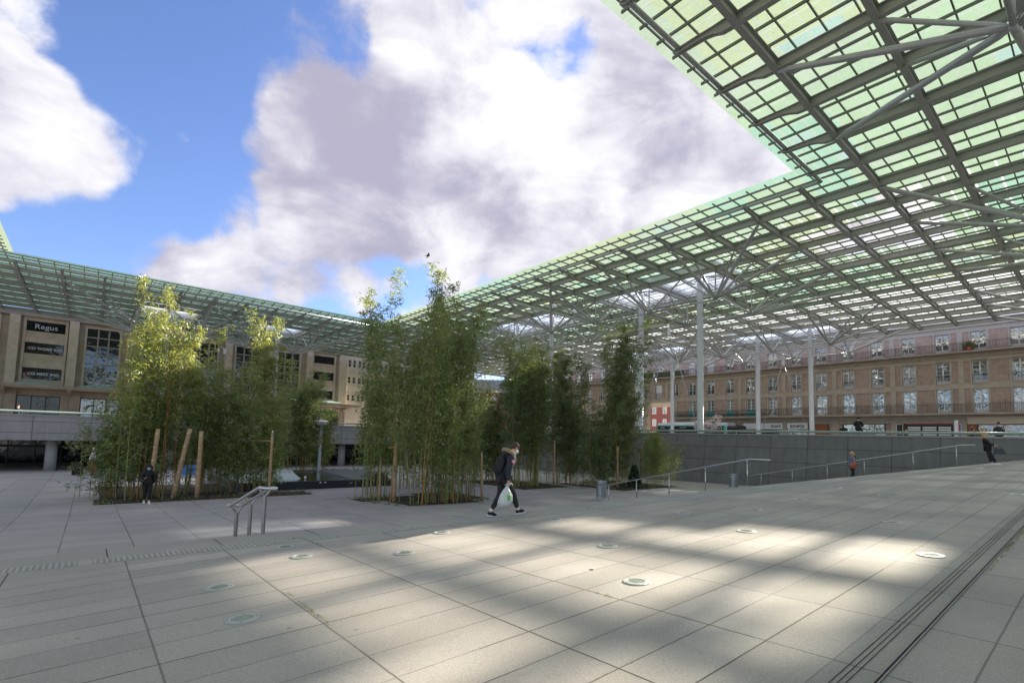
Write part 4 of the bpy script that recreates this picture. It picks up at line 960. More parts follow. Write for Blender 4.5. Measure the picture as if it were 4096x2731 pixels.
for k, mt in enumerate(('blue_poster', 'white', 'red')):
    m = MB(); u = 18.25 + k * .25; m.hexa([P(u, SB + 3.8, 5.2 + .05 * k), P(u + .25, SB + 3.8, 5.25 + .05 * k), P(u + .25, SB + 3.83, 5.25 + .05 * k), P(u, SB + 3.83, 5.2 + .05 * k), P(u, SB + 3.8, 6.2 - .08 * k), P(u + .25, SB + 3.8, 6.15 - .08 * k), P(u + .25, SB + 3.83, 6.15 - .08 * k), P(u, SB + 3.83, 6.2 - .08 * k)]); m.build('stripe', mt, fl)
# sunlit office wing beyond the station corner (swung slightly towards the sun)
wg = empty('office_wing', P(k_(31.3), SB, 0), 'sunlit cream office wing with rows of small windows beside the station', 'building')
th = R_(9.0); c0 = P(k_(31.3), SB + .3, 0); WU = (UA * math.cos(th) - UB * math.sin(th)); WN = (UB * math.cos(th) + UA * math.sin(th)); WN = -WU.cross(UZ) if (-WU.cross(UZ)).dot(UB) > 0 else WU.cross(UZ)
def wbox(mb, u0, u1, w0, w1, z0, z1): mb.hexa([c0 + WU * u + WN * w + UZ * z for z in (z0, z1) for (u, w) in ((u0, w0), (u1, w0), (u1, w1), (u0, w1))])
m = MB(); LW = 31
rowsz = [(5.9, 6.95), (8.95, 10.1), (11.8, 13.1)]; zs = [0] + [z for r_ in rowsz for z in r_] + [14.1]
for k in range(0, len(zs), 2): wbox(m, 0, LW, -.4, 0, zs[k], zs[k + 1])
ux = [.55 + .93 * k + (.12 if k % 3 == 2 else 0) for k in range(int((LW - 1) / .93))]
for (z0, z1) in rowsz:
    pv = 0
    for u in ux: wbox(m, pv, u - .29, -.4, -.02, z0 + .001, z1 - .001); pv = u + .29
    wbox(m, pv, LW, -.4, -.02, z0 + .001, z1 - .001)
for z in (4.95, 7.6, 10.9): wbox(m, 0, LW, .001, .14, z, z + .16)
wbox(m, -.1, LW + .2, -.5, .35, 14.11, 14.4); wbox(m, 0, LW, -12, -.41, 0, 14.0); m.build('wall', 'wing_stone', wg)
for ri_, (z0, z1) in enumerate(rowsz):
    for u in ux:
        if len([1]) and u > 28: continue
        m = MB(); wbox(m, u - .28, u + .28, -.2, -.15, z1 - .06, z1); wbox(m, u - .28, u + .28, -.2, -.15, z0, z0 + .06); wbox(m, u - .28, u + .28, -.2, -.15, (z0 + z1) / 2 - .02, (z0 + z1) / 2 + .03); wbox(m, u - .28, u - .23, -.2, -.15, z0 + .06, z1 - .06); wbox(m, u + .23, u + .28, -.2, -.15, z0 + .06, z1 - .06)
        f = m.build('window', 'white_frame', wg); m = MB(); wbox(m, u - .28, u + .28, -.3, -.24, z0, z1); m.build('pane', 'station_glass', f)
# far brick building at the end of the square
fb = empty('terrace_house', Vector((-6, 150, 0)), 'far red brick terrace with white windows and slate roof seen between bamboos', 'building')
def hbox(mb, x0, x1, y0, y1, z0, z1): mb.hexa([Vector(q) for q in ((x0, y0, z0), (x1, y0, z0), (x1, y1, z0), (x0, y1, z0), (x0, y0, z1), (x1, y0, z1), (x1, y1, z1), (x0, y1, z1))])
m = MB(); hbox(m, -17.2, 9, 150, 160, 0, 13.4); m.build('wall', 'red_brick', fb)
m = MB(); hbox(m, -19, -17.2, 149.7, 160, 0, 13.6); hbox(m, -17.4, 9.2, 149.6, 150, 13.4, 14.1); hbox(m, 4.6, 9.4, 149.5, 149.95, 0, 11.5); m.build('stone_trim', 'stone_pale', fb)
m = MB(); m.hexa([Vector(q) for q in ((-18, 149.6, 14.1), (9.4, 149.6, 14.1), (9.4, 161, 14.1), (-18, 161, 14.1), (-16.8, 152.4, 17.6), (8, 152.4, 17.6), (8, 158, 17.6), (-16.8, 158, 17.6))]); m.build('roof', 'slate', fb)
for k in range(10):
    for z in (10.6, 7.9, 5.0):
        x = -16.5 + k * 2.62; m = MB(); hbox(m, x, x + 1.35, 149.86, 149.99, z, z + 1.75); w_ = m.build('window', 'white_frame', fb); m = MB()
        for (x0, x1) in ((x + .2, x + .62), (x + .73, x + 1.15)): hbox(m, x0, x1, 149.82, 149.855, z + .18, z + 1.57)
        m.build('pane', 'window_glass', w_)

# ================================================================== BAMBOO
def rv(r): return Vector((r.gauss(0, 1), r.gauss(0, 1), r.gauss(0, 1)))
def clump(label, sa, sb, stems, seed, leafmat='leaf_mid', topmat=None, lowcol='culm_orange', z=-3.05, spread=(.9, .9), dens=1.0, low=0.25, leaf=.19, name='bamboo_clump', cat='bamboo', group='bamboo clumps planted in the square', splitz=1e9, wid=.85):
    """stems: list of (n, dsa, dsb, height, lean) groups; leaves hang in sprays on side branches"""
    r = random.Random(seed); root = empty(name, P(sa, sb, z), label, cat, group)
    st = MB(); lv = MB(); lv2 = MB()
    for (n, da, db, h, rad, l0) in stems:
        for k in range(n):
            b = P(sa + da + r.gauss(0, spread[0] * .45), sb + db + r.gauss(0, spread[1] * .45), z)
            H = h * r.uniform(.72, 1.04); lean = Vector((r.gauss(0, 1), r.gauss(0, 1), 0)) * (.055 * H) + (b - P(sa + da, sb + db, z)) * .25
            droop = Vector((r.gauss(0, 1), r.gauss(0, 1), 0)).normalized() * (r.uniform(.03, .15) * H)
            pts = []
            for q in range(9):
                t = q / 8; pts.append(b + UZ * (H * t * (1 - .03 * t)) + lean * t + droop * t ** 3.2)
            r0_ = rad * r.uniform(.6, .95); st.mi = (0 if r.random() < .42 else 1); st.tube(pts, [r0_ * (1 - .8 * (q / 8)) for q in range(9)], 5, False)
            nb = int(H * 6.9 * dens)
            for q in range(nb):
                t = lerp(l0 if r.random() < .8 else l0 * .35, 1.0, r.random() ** .85)
                f = t * 8; i0 = min(7, int(f)); p = pts[i0].lerp(pts[i0 + 1], f - i0)
                a = r.uniform(0, 6.283); L = r.uniform(.35, 1.0) * wid * (1.15 - .75 * t ** 2.5); d = Vector((math.cos(a), math.sin(a), r.uniform(.15, .85))).normalized()
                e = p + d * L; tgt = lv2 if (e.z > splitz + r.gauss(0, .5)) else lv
                if r.random() < .35: st.mi = 1; st.tube([p, p.lerp(e, .5) + UZ * .03, e], [.007, .005, .003], 3, False)
                nl = r.randint(9, 16)
                for w in range(nl):
                    s_ = r.uniform(.25, 1.08); c = p + d * (L * s_) + rv(r) * .075 - UZ * (.10 * s_ * s_)
                    ld = (d * .6 + rv(r) * .55 - UZ * .42).normalized(); ll = leaf * r.uniform(.6, 1.2); sd = ld.cross(rv(r)).normalized() * (ll * .125)
                    tgt.add([c, c + ld * ll * .42 + sd, c + ld * ll, c + ld * ll * .42 - sd], [(0, 1, 2, 3)])
    st.build('culms', [lowcol, 'culm_green'], root, True)
    lv.build('foliage', leafmat, root)
    if lv2.v: lv2.build('sunny_foliage', topmat or leafmat, root)  # upper leaves get a lighter colour, sunlight painted into the leaf tone
    return root
# (n, dsa, dsb, height, culm radius, first leaf height fraction)
clump('tallest yellow-green bamboo at far left, feathery top above the glass roof edge', 2.4, -28.6, [(10, 0, .2, 10.3, .028, .30), (9, -.8, .1, 8.3, .024, .25), (8, .9, 0, 8.6, .024, .3), (9, -.2, 0, 5.2, .02, .10)], 21, 'leaf_mid', 'leaf_sunlit', splitz=.2, dens=1.15, wid=.8)
clump('low bushy dark bamboo leaning out at the left end of the long bed', 1.35, -29.0, [(13, 0, 0, 4.5, .024, .22), (10, -.7, -.2, 3.4, .02, .06), (9, .5, .3, 4.9, .022, .15)], 22, 'leaf_dark', dens=1.25)
clump('dark bamboo behind the three brown posts of the long bed', 4.4, -29.6, [(14, 0, 0, 6.6, .022, .28), (12, .9, 0, 5.4, .02, .18), (8, -.8, -.5, 5.9, .02, .25)], 23, 'leaf_mid', dens=1.05)
clump('dense dark bamboo beside the single tall post, mid left', 6.1, -28.8, [(12, 0, 0, 7.0, .024, .18), (14, .7, .1, 4.3, .018, .05), (10, -.7, 0, 5.0, .02, .15)], 24, 'leaf_mid', dens=1.1)
clump('slender bamboo with a bright yellow-green tuft at its tip, mid left', 7.4, -29.6, [(7, 0, 0, 9.9, .026, .52), (9, .4, 0, 5.4, .02, .12), (4, -.6, 0, 8.2, .022, .5)], 25, 'leaf_mid', 'leaf_sunlit', splitz=2.8, dens=1.0, wid=.75)
clump('dark bamboo thicket beyond the pool beside the lamp post', 13.1, -42.0, [(17, 0, 0, 8.3, .028, .22), (16, -1.6, 0, 6.6, .026, .12), (14, 1.2, .3, 5.2, .022, .12)], 26, 'leaf_mid', dens=1.23, spread=(1.3, .9), leaf=.24, wid=1.1)
clump('bamboo with orange canes left of the centre bed, airy top', 11.0, -22.9, [(13, 0, 0, 7.3, .024, .34), (8, -.5, .1, 6.0, .02, .28), (7, -.5, .2, 10.9, .026, .5)], 27, 'leaf_mid', dens=.95, wid=.75)
clump('tallest bamboo of the centre bed, dark feathery top against the clouds', 12.2, -20.7, [(15, 0, 0, 11.2, .030, .34), (15, .3, .2, 5.6, .024, .06), (9, -.6, .3, 8.2, .026, .3)], 28, 'leaf_mid', dens=1.1, wid=.9)
clump('bamboo on the right of the centre bed with many orange canes at its foot', 14.1, -21.2, [(15, 0, 0, 10.9, .026, .44), (14, .3, -.2, 6.2, .02, .22), (8, .7, .2, 5.0, .018, .2)], 29, 'leaf_mid', dens=1.05, wid=.9)
clump('green bamboo right behind the centre bed', 16.0, -26.6, [(14, 0, 0, 8.6, .026, .2), (12, -1.2, -.5, 7.6, .026, .2)], 30, 'leaf_dark', dens=1.3, wid=1.0)
clump('short dark bamboo between the centre bed and the walking man', 22.6, -29.0, [(16, 0, 0, 7.6, .028, .12), (12, -1.3, .4, 6.0, .026, .1)], 31, 'leaf_dark', dens=1.23, leaf=.23, wid=1.1)
clump('round-topped bamboo with sunlit yellow-green crown right of the walking man', 22.4, -24.9, [(18, 0, 0, 9.8, .030, .22), (12, -1.0, .2, 9.2, .028, .4), (10, .9, -.2, 9.0, .026, .3)], 32, 'leaf_dark', 'leaf_mid', splitz=3.6, dens=1.43, leaf=.22, spread=(1.1, 1.0), wid=1.1)
clump('dark bamboo between the two posts joined by a crossbar', 26.0, -25.3, [(16, 0, 0, 9.7, .028, .2), (12, .8, .4, 6.2, .024, .08)], 33, 'leaf_dark', dens=1.3, leaf=.22, wid=1.0)
clump('narrow dark bamboo rising highest in front of the silver mast on the right', 28.0, -21.9, [(14, 0, 0, 11.6, .028, .30), (8, .2, .2, 7.2, .022, .12)], 34, 'leaf_dark', dens=1.56, leaf=.21, wid=1.0, spread=(.8, .8))
clump('low airy bamboo with orange canes at the right end of the beds', 29.6, -20.3, [(20, 0, 0, 3.9, .016, .25), (10, .4, .3, 3.0, .014, .2)], 35, 'leaf_mid', dens=1.4, wid=.55, leaf=.15)
clump('bushy dark bamboo low behind the crossbar posts', 26.6, -22.6, [(16, 0, 0, 5.6, .02, .08), (8, 1.0, 0, 4.6, .02, .05)], 36, 'leaf_dark', dens=1.3, leaf=.2, wid=.9)
# ivy-covered stump
iv = empty('ivy_stump', P(28.2, -20.9, -3.05), 'dark ivy smothering a stump under the small orange bamboo', 'ivy'); m = MB(); rr = random.Random(4)
for k in range(1500):
    h = rr.random() ** 1.2 * 1.45; a = rr.uniform(0, 6.28); rad = (.42 - .22 * h) if h > .2 else rr.uniform(.3, 1.2); c = P(28.2, -20.9, -3.05 + h) + Vector((math.cos(a), math.sin(a), 0)) * rad * rr.uniform(.7, 1.25); d = rv(rr).normalized() * .085; e = d.cross(rv(rr)).normalized() * .06; m.quad(c - d, c - e, c + d, c + e)
m.build('leaves', 'leaf_ivy', iv); m = MB(); m.lathe(P(28.2, -20.9, -3.1), [(.2, 0), (.16, .6), (.1, 1.15)], 8); m.build('stump', 'bark', iv)
# magnolias flowering on the street behind the wall
def blossom_tree(label, sa, sb, h, rad, seed):
    r = random.Random(seed); t = empty('magnolia_tree', P(sa, sb, 0), label, 'tree'); tr = MB(); bl = MB(); top = P(sa, sb, h * .45); tr.tube([P(sa, sb, 0), top], [.12, .08], 7)
    for k in range(26):
        d = Vector((r.gauss(0, 1), r.gauss(0, 1), r.uniform(.1, 1.1))).normalized() * rad * r.uniform(.6, 1.05); mid = top + d * .5 + UZ * .15; e = top + d; tr.tube([top, mid, e], [.045, .03, .012], 4, False)
        for q in range(46):
            c = top.lerp(e, r.uniform(.4, 1.05)) + rv(r) * .22; s_ = .06
            for z_ in range(3): dd = (rv(r) + UZ * .6).normalized() * s_ * 1.5; ee = dd.cross(rv(r)).normalized() * s_ * .6; bl.add([c, c + dd * .5 + ee, c + dd, c + dd * .5 - ee], [(0, 1, 2, 3)])
    tr.build('trunk', 'bark', t, True); bl.build('crown', 'blossom', t)
blossom_tree('small pink-white blossoming tree in front of the bus', 50.0, -27.6, 3.4, 1.7, 1)
blossom_tree('pale blossoming tree by the passage, left of the big silver mast', 52.0, -39.5, 3.9, 2.1, 2)
# timber posts (split bamboo-coloured logs with wire bands), crossbars
def post(label, sa, sb, h, rad, lean=(0, 0), cap=False):
    rad *= .72
    z = max(zl(sa, sb), -3.1); b = P(sa, sb, z - .02); top = b + UZ * h + P(lean[0], lean[1], 0); t = empty('timber_post', P(sa, sb, z), label, 'post', 'timber posts staking the bamboo beds')
    m = MB(); m.tube([b.lerp(top, q / 6) for q in range(7)], [rad * (1 - .02 * q) for q in range(7)], 12); m.build('post', 'wood_post', t, True)
    m = MB()
    for q in (.04, .2, .38, .56, .74, .93): c = b.lerp(top, q); m.tube([c, c + (top - b).normalized() * .02], rad * 1.03, 12, False)
    m.build('wire_band', 'stainless', t)
    if cap: m = MB(); m.lathe(top, [(rad * .95, 0), (rad * .7, .10), (.02, .17)], 12); m.build('cap', 'stainless', t, True)
    return t
def zpost(v): return v
post('reddish brown post leaning right behind the woman in black, leftmost of its three', 2.15, -27.3, 3.15, .135, (.15, .05))
post('brown post leaning right, middle one of the three at far left', 3.06, -27.5, 3.2, .15, (.45, .15))
post('straight pale post with wire bands, rightmost of the three at far left', 3.95, -27.2, 3.1, .14)
post('slim post with pointed metal cap behind the left handrail', 6.95, -26.9, 3.05, .10, (0, 0), True)
post('stout banded post at the left of the centre bed', 10.95, -21.5, 2.72, .115)
post('thin paler post just left of the stout banded post', 10.5, -22.1, 2.0, .06)
post('banded post right of the centre bed, leaning slightly left', 15.1, -20.3, 2.35, .10, (-.12, 0))
post('darker left post of the pair joined by a white crossbar', 23.35, -25.4, 3.15, .12)
post('pale right post of the pair joined by a white crossbar', 24.1, -24.4, 3.05, .11)
post('thin post left of the ivy stump, crossbar at its top', 27.3, -21.6, 2.75, .11)
post('post half hidden behind the small orange bamboo', 29.9, -21.6, 2.9, .11)
def crossbar(label, p, q):
    m = MB(); c = (Vector(p) + Vector(q)) / 2; m.tube([p, q], .028, 7); tag(m.build('crossbar', 'pale_slab' if 0 else 'wood_post', None, org=c), label, 'crossbar')
crossbar('thin rail joining the pair of posts right of the walking man', P(23.35, -25.4, -.35), P(24.1, -24.4, -.40))
crossbar('thin rail from the capped slim post into the bamboo', P(6.95, -26.9, -.42), P(6.3, -27.9, -.42))
crossbar('thin rail from the stout banded post into the bamboo', P(10.95, -21.5, -.55), P(10.75, -21.9, -.55))
crossbar('thin rail between the thin post and the half hidden post', P(27.3, -21.6, -.75), P(29.9, -21.6, -.75))

# ================================================================== POOL, LAMP, BINS, HANDRAILS, LIGHTS
pool = empty('pool_basin', P(11, -30, -3.05), 'low black stone water basin with still dark water', 'pool')
m = MB(); m.sbox(6.2, 14.6, -29.35, -29.05, -3.2, -2.66); m.build('front_wall', 'basalt', pool)
m = MB(); m.sbox(6.2, 14.6, -37.4, -37.1, -3.2, -2.72); m.sbox(5.9, 6.19, -37.4, -29.05, -3.2, -2.66); m.build('side_wall', 'basalt_top', pool)
m = MB(); m.hexa([P(12.3, -29.36, -3.2), P(14.6, -29.36, -3.2), P(16.2, -37.09, -3.2), P(12.9, -37.09, -3.2), P(12.3, -29.36, -2.66), P(14.6, -29.36, -2.66), P(16.2, -37.09, -2.60), P(12.9, -37.09, -2.60)]); m.build('stone_margin', 'basalt_top', pool)
m = MB(); m.hexa([P(13.3, -29.36, -2.655), P(14.5, -29.36, -2.655), P(14.5, -31.0, -2.65), P(13.3, -31.0, -2.65), P(13.9, -29.5, -2.3), P(14.5, -29.5, -2.3), P(14.5, -30.9, -2.3), P(13.9, -30.9, -2.3)]); m.build('raised_block', 'basalt', pool)
m = MB(); m.quad(P(6.2, -37.1, -2.74), P(13.2, -37.1, -2.74), P(12.35, -29.36, -2.74), P(6.2, -29.36, -2.74)); m.build('water', 'water', pool)
m = MB()
for u in (10.15, 10.42): m.sbox(u, u + .1, -29.05, -29.04, -2.78, -2.72)
m.build('small_label', 'text_white', pool)
sb_ = empty('stone_bench', P(8.8, -33, -2.7), 'pale green-white sloping stone slab at the back left of the basin', 'slab'); m = MB()
m.hexa([P(6.4, -33.5, -2.74), P(10.25, -33.9, -2.74), P(10.0, -31.9, -2.74), P(6.4, -31.9, -2.74), P(6.4, -33.6, -2.3), P(10.0, -33.9, -2.3), P(9.85, -32.6, -2.5), P(6.4, -32.6, -2.5)]); m.build('slab', 'pale_slab', sb_)
m = MB(); m.ell(P(10.1, -31.4, -2.62), .07, .07, .07, 12, 8); m.tube([P(10.1, -31.4, -2.74), P(10.1, -31.4, -2.66)], .03, 8); tag(m.build('water_spout', 'white', None, True, org=P(10.1, -31.4, -2.74)), 'small white ball spout standing in the dark water', 'spout')
lp = empty('lamp_post', P(14.27, -41.1, -3.1), 'grey square post lamp with wide hooded lantern head, left of centre', 'street lamp')
m = MB(); m.sbox(14.12, 14.34, -41.2, -40.98, -3.1, .62); m.build('pole', 'lamp_grey', lp)
c = P(14.23, -41.1, 0)
def frus(mb, c, r0, r1, z0, z1, n=4, rot=.785):
    for_ = [];
    p0 = [c + Vector((math.cos(rot + 6.2832 * k / n) * r0, math.sin(rot + 6.2832 * k / n) * r0, z0)) for k in range(n)]; p1 = [c + Vector((math.cos(rot + 6.2832 * k / n) * r1, math.sin(rot + 6.2832 * k / n) * r1, z1)) for k in range(n)]
    mb.add(p0 + p1, [tuple(range(n - 1, -1, -1)), tuple(range(n, 2 * n))] + [(k, (k + 1) % n, n + (k + 1) % n, n + k) for k in range(n)])
m = MB(); frus(m, c, .22, .5, .62, .68, 8); frus(m, c, .42, .54, .68, .95, 8); m.build('lantern', 'lamp_grey', lp)
m = MB()
for k in range(8): a = .785 + math.pi / 8 + k * math.pi / 4; d = Vector((math.cos(a), math.sin(a), 0)); m.box(c + d * .455 + UZ * .81, d, d.cross(UZ), UZ, .015, .13, .075)
m.build('lens', 'dark_glass', lp)
m = MB(); frus(m, c, .62, .62, .955, 1.0, 8); frus(m, c, .62, .18, 1.0, 1.14, 8); frus(m, c, .09, .02, 1.14, 1.30, 8); m.build('hood', 'white_steel', lp)
# perforated litter bins
def litter_bin(label, loc, h=.82, rad=.24):
    t = empty('litter_bin', loc, label, 'litter bin', 'perforated steel litter bins'); m = MB(); n = 22
    for k in range(14):
        z0 = .05 + k * (h - .14) / 14
        for a in range(n):
            t0, t1 = 6.2832 * a / n, 6.2832 * (a + (.62 if 0 < k < 13 else 1.0)) / n
            for (ra, zz0, zz1, x0, x1) in ((rad, z0, z0 + .026, t0, 6.2832 * (a + 1) / n), (rad, z0 + .026, z0 + .051, t0, t1)):
                m.quad(Vector((math.cos(x0) * ra, math.sin(x0) * ra, zz0)), Vector((math.cos(x1) * ra, math.sin(x1) * ra, zz0)), Vector((math.cos(x1) * ra, math.sin(x1) * ra, zz1)), Vector((math.cos(x0) * ra, math.sin(x0) * ra, zz1)))
    m.build('shell', 'bin_metal', t, local=True); m = MB(); m.lathe((0, 0, h - .06), [(rad * 1.04, 0), (rad * 1.04, .06), (rad * .8, .065), (rad * .8, .0)], 22); m.build('rim', 'bin_metal', t, local=True); m = MB(); m.lathe((0, 0, .06), [(rad * .8, 0), (rad * .8, .6)], 14); m.build('bag', 'black_cloth', t, local=True)
    return t
litter_bin('perforated steel bin at the foot of the handrail, near the walking man', P(20.2, -17.0, -2.93), .9, .26)
litter_bin('perforated steel bin at the foot of the retaining wall', P(33.6, -16.8, -2.95), .95, .3)
# handrails
def ybrk(mb, top, d, w=.055):
    pass
def rail_run(label, pts, posts, r=.024, nm='handrail', gr=None, base=None):
    t = empty(nm, posts[0][0], label, 'handrail'); m = MB(); m.tube(pts, r, 10); m.build('rail', 'stainless', t, True)
    for (b, tp) in posts:
        m = MB(); m.tube([b, Vector((tp.x, tp.y, tp.z - .12))], .022, 8)
        for s_ in (-1, 1): m.beam(Vector((tp.x, tp.y, tp.z - .13)), tp + UA * (.05 * s_) - UZ * .02, .02, .03)
        m.build('post', 'stainless', t, True)
    return t
def zst(sa, L):   # stair surface height L metres out from the edge
    return zf(sa, eb(sa)) - .15 * max(1, math.ceil(L / tread(sa)))
def out(sa, sb, L): return sa + .196 * L, sb - .98 * L
pts = []; posts = []
for L, z in ((-.95, -.50), (-.2, -.50), (7.19, -2.06), (8.2, -2.13)):
    a_, b_ = 17.4 + .2 * L, -8.3 - L; pts.append(P(a_, b_, z + .0))
for L, z in ((-.1, -.52), (1.63, -.90), (3.4, -1.27), (5.26, -1.66), (7.1, -2.05)):
    a_, b_ = 17.4 + .2 * L, -8.3 - L; posts.append((P(a_, b_, z - (.88 if L < 0 else .92)), P(a_, b_, z)))
rail_run('single steel handrail down the stairs, nearer one, ends by the bin', pts, posts)
pts = []; posts = []
for L, z in ((-.65, .26), (-.1, .23), (11.6, -2.2), (12.2, -2.22)):
    pts.append(P(33.8 + .2 * L, -5.2 - L, z))
for L, z in ((.1, .17), (1.95, -.24), (4.33, -.77), (6.4, -1.2), (8.6, -1.62), (10.8, -2.05)):
    posts.append((P(33.8 + .2 * L, -5.2 - L, z - .93), P(33.8 + .2 * L, -5.2 - L, z)))
rail_run('single steel handrail down the stairs, farther one below the leaning woman', pts, posts)
# double handrail with looped ends at the left end of the stairs
t = empty('double_handrail', P(2.8, -11.15, -2.1), 'double steel handrail with looped ends on three Y-shaped posts, left foreground', 'handrail')
T0, T1 = P(2.80, -11.10, -1.115), P(2.47, -12.02, -1.565); dd = (T1 - T0); dr = Vector((dd.x, dd.y, 0)).normalized(); sdv = dr.cross(UZ) * .115
HX = Vector((1, 0, 0))
side = Vector((.115, .02, 0))
L_ = []
a0 = T0 - side; a1 = T0 + side; b0 = T1 - side; b1 = T1 + side; ext = Vector((.24, -.16, 0)); exb = Vector((-.16, .12, 0))
path = [a0, b0, b0 + exb * .7, (b0 + b1) / 2 + exb * 1.1, b1 + exb * .7, b1, a1, a1 + ext * .7, (a0 + a1) / 2 + ext * 1.1, a0 + ext * .7, a0]
def smooth_path(pts, n=5, k=.22):
    o = []
    for q in range(len(pts)):
        p = pts[q]
        if q in (0, len(pts) - 1): o.append(p); continue
        A_, B_ = p.lerp(pts[q - 1], min(.45, .06 / max(.06, (p - pts[q - 1]).length))), p.lerp(pts[q + 1], min(.45, .06 / max(.06, (p - pts[q + 1]).length)))
        for s_ in range(n + 1): u = s_ / n; o.append(A_ * (1 - u) ** 2 + p * (2 * u * (1 - u)) + B_ * u * u)
    return o
m = MB(); m.tube(smooth_path(path), .033, 12, False); m.build('rail', 'stainless', t, True)
for f, zb in ((.0, -2.03), (.47, -2.36), (.95, -2.6)):
    c = T0.lerp(T1, f); m = MB(); c2 = Vector((c.x, c.y, c.z - .16)); m.beam(Vector((c.x, c.y, zb - .1)), c2, .065, .05, HX)
    for s_ in (-1, 1): m.beam(c2 - UZ * .02, c + side * s_ - UZ * .02, .028, .045, HX.cross(UZ))
    m.build('post', 'post_steel', t)
# in-ground lights
def ground_light():
    t = empty('ground_light', (0, 0, 0), None, None, 'round in-ground lights in the ramp')
    m = MB(); m.lathe((0, 0, .001), [(.165, 0), (.165, .008), (.15, .014), (.105, .014), (.10, .006)], 28); m.build('ring', 'light_ring', t, local=True)
    m = MB(); m.lathe((0, 0, .001), [(.098, 0), (.098, .010)], 28); m.build('lens', 'light_glass', t, local=True)
    m = MB()
    for k in range(4): a = .4 + k * 1.571; m.lathe((math.cos(a) * .135, math.sin(a) * .135, .015), [(.008, 0), (.008, .002)], 8)
    m.build('screws', 'dark_steel', t, local=True); return t
LGT = [(1.32, -5.80, 'largest in-ground light, nearest the bottom left of the ramp'), (1.37, -7.29, 'in-ground light just above the nearest one at bottom left'), (2.69, -8.34, 'in-ground light right of the handrail foot, lower of two'), (2.73, -9.33, 'in-ground light touching the tactile strip by the double handrail'),
       (3.97, -7.37, 'in-ground light left of the first sunlit band'), (5.36, -8.5, 'in-ground light in shade near the tactile strip, left of the walking man'), (7.96, -7.99, 'in-ground light just right of the walking man'), (6.59, -5.41, 'in-ground light in the middle of the sunlit patch'),
       (5.23, -3.84, 'large in-ground light in the sunlit foreground, right of centre'), (10.58, -6.48, 'in-ground light below the first posts of the nearer handrail'), (9.32, -4.43, 'in-ground light at the top edge of the sunlit patch'), (9.22, -1.77, 'large in-ground light at the right tip of the sunlit patch'),
       (12.03, -2.87, 'in-ground light in full shade at right, largest there'), (12.06, -5.53, 'in-ground light in shade right of the tactile strip bend'), (14.71, -5.53, 'in-ground light in the middle distance below the far handrail'), (12.9, -8.3, 'in-ground light on the tactile strip below the nearer handrail'), (16.9, -4.2, 'small far in-ground light near the leaning woman, right one'), (18.6, -5.9, 'small far in-ground light by the mossy joint'), (19.2, -1.8, 'small far in-ground light at the right edge')]
gl0 = ground_light(); tilt = Matrix.Identity(3)
nrm = Vector((-(.0339 * A2[0] + .0337 * B2[0]), -(.0339 * A2[1] + .0337 * B2[1]), 1)).normalized(); q_ = UZ.rotation_difference(nrm).to_euler()
for k, (a_, b_, lb) in enumerate(LGT):
    t = gl0 if k == 0 else copy_tree(gl0); t.location = P(a_, b_, zf(a_, b_)); t.rotation_euler = q_; t['label'] = lb; t['category'] = 'ground light'

# ================================================================== BUS
bus = empty('city_bus', P(69.5, -40, 0), 'black and white city bus with turquoise trim passing behind the wall', 'bus')
def bbox(mb, u0, u1, w0, w1, z0, z1): mb.sbox(69.5 + w0, 69.5 + w1, u0, u1, z0, z1)
def rbox(mb, u0, u1, w0, w1, z0, z1, r=.18):    # body with rounded top edges along its length
    prof = [(w0, z0), (w0, z1 - r), (w0 + r * .3, z1 - r * .3), (w0 + r, z1), (w1 - r, z1), (w1 - r * .3, z1 - r * .3), (w1, z1 - r), (w1, z0)]
    v = [P(69.5 + w, u, z) for u in (u0, u1) for (w, z) in prof]; n = len(prof); mb.add(v, [tuple(range(n)), tuple(range(2 * n - 1, n - 1, -1))] + [(k, n + k, n + (k + 1) % n, (k + 1) % n) for k in range(n)])
m = MB(); rbox(m, -46.2, -35.0, -1.25, 1.25, .35, 2.98, .25); m.build('body', 'bus_white', bus)
m = MB(); bbox(m, -46.1, -35.1, -1.275, -1.252, 1.15, 2.50); m.build('side_windows', 'bus_black', bus)
m = MB(); bbox(m, -46.1, -35.1, -1.28, -1.256, 2.51, 2.60); m.build('teal_stripe', 'bus_teal', bus)
m = MB(); v = [P(69.5 + w, u, z) for (u, w, z) in ((-46.21, -1.2, .4), (-46.21, 1.2, .4), (-46.75, 1.05, .5), (-46.75, -1.05, .5), (-46.21, -1.2, 2.85), (-46.21, 1.2, 2.85), (-46.5, 1.0, 2.5), (-46.5, -1.0, 2.5))]; m.hexa(v); m.build('nose', 'bus_black', bus)
m = MB(); bbox(m, -46.2, -46.1, -1.29, -1.25, .4, 2.6); bbox(m, -35.4, -35.1, -1.29, -1.25, .4, 2.6); m.build('teal_pillar', 'bus_teal', bus)
m = MB(); rbox(m, -34.99, -33.4, -1.2, 1.2, .4, 2.55, .35); m.build('tail', 'bus_black', bus)
m = MB(); rbox(m, -44.5, -38, -.9, .9, 2.985, 3.12, .06); m.build('roof_unit', 'bus_white', bus)
for u in (-44.2, -37.2):
    m = MB(); m.lathe(P(69.5 - 1.28, u, .48), [(.48, 0), (.48, .25)], 18, ax=UA); m.build('wheel', 'bus_black', bus)
text_obj('destination_text', 'ametis', 'text_white', P(69.5 - 1.3, -45.3, 2.28), UB, UZ, .32, bus, .004)
text_obj('side_lettering', 'www.ametis.fr', 'text_white', P(69.5 - 1.3, -41.8, 2.3), UB, UZ, .2, bus, .004)
m = MB(); v = [P(69.5 - 1.285, u, z) for (u, z) in ((-39.6, 2.3), (-37.3, 2.3), (-38.2, 1.9), (-38.6, 1.6))]; m.quad(*v); m.build('blue_graphic', 'blue_poster', bus)

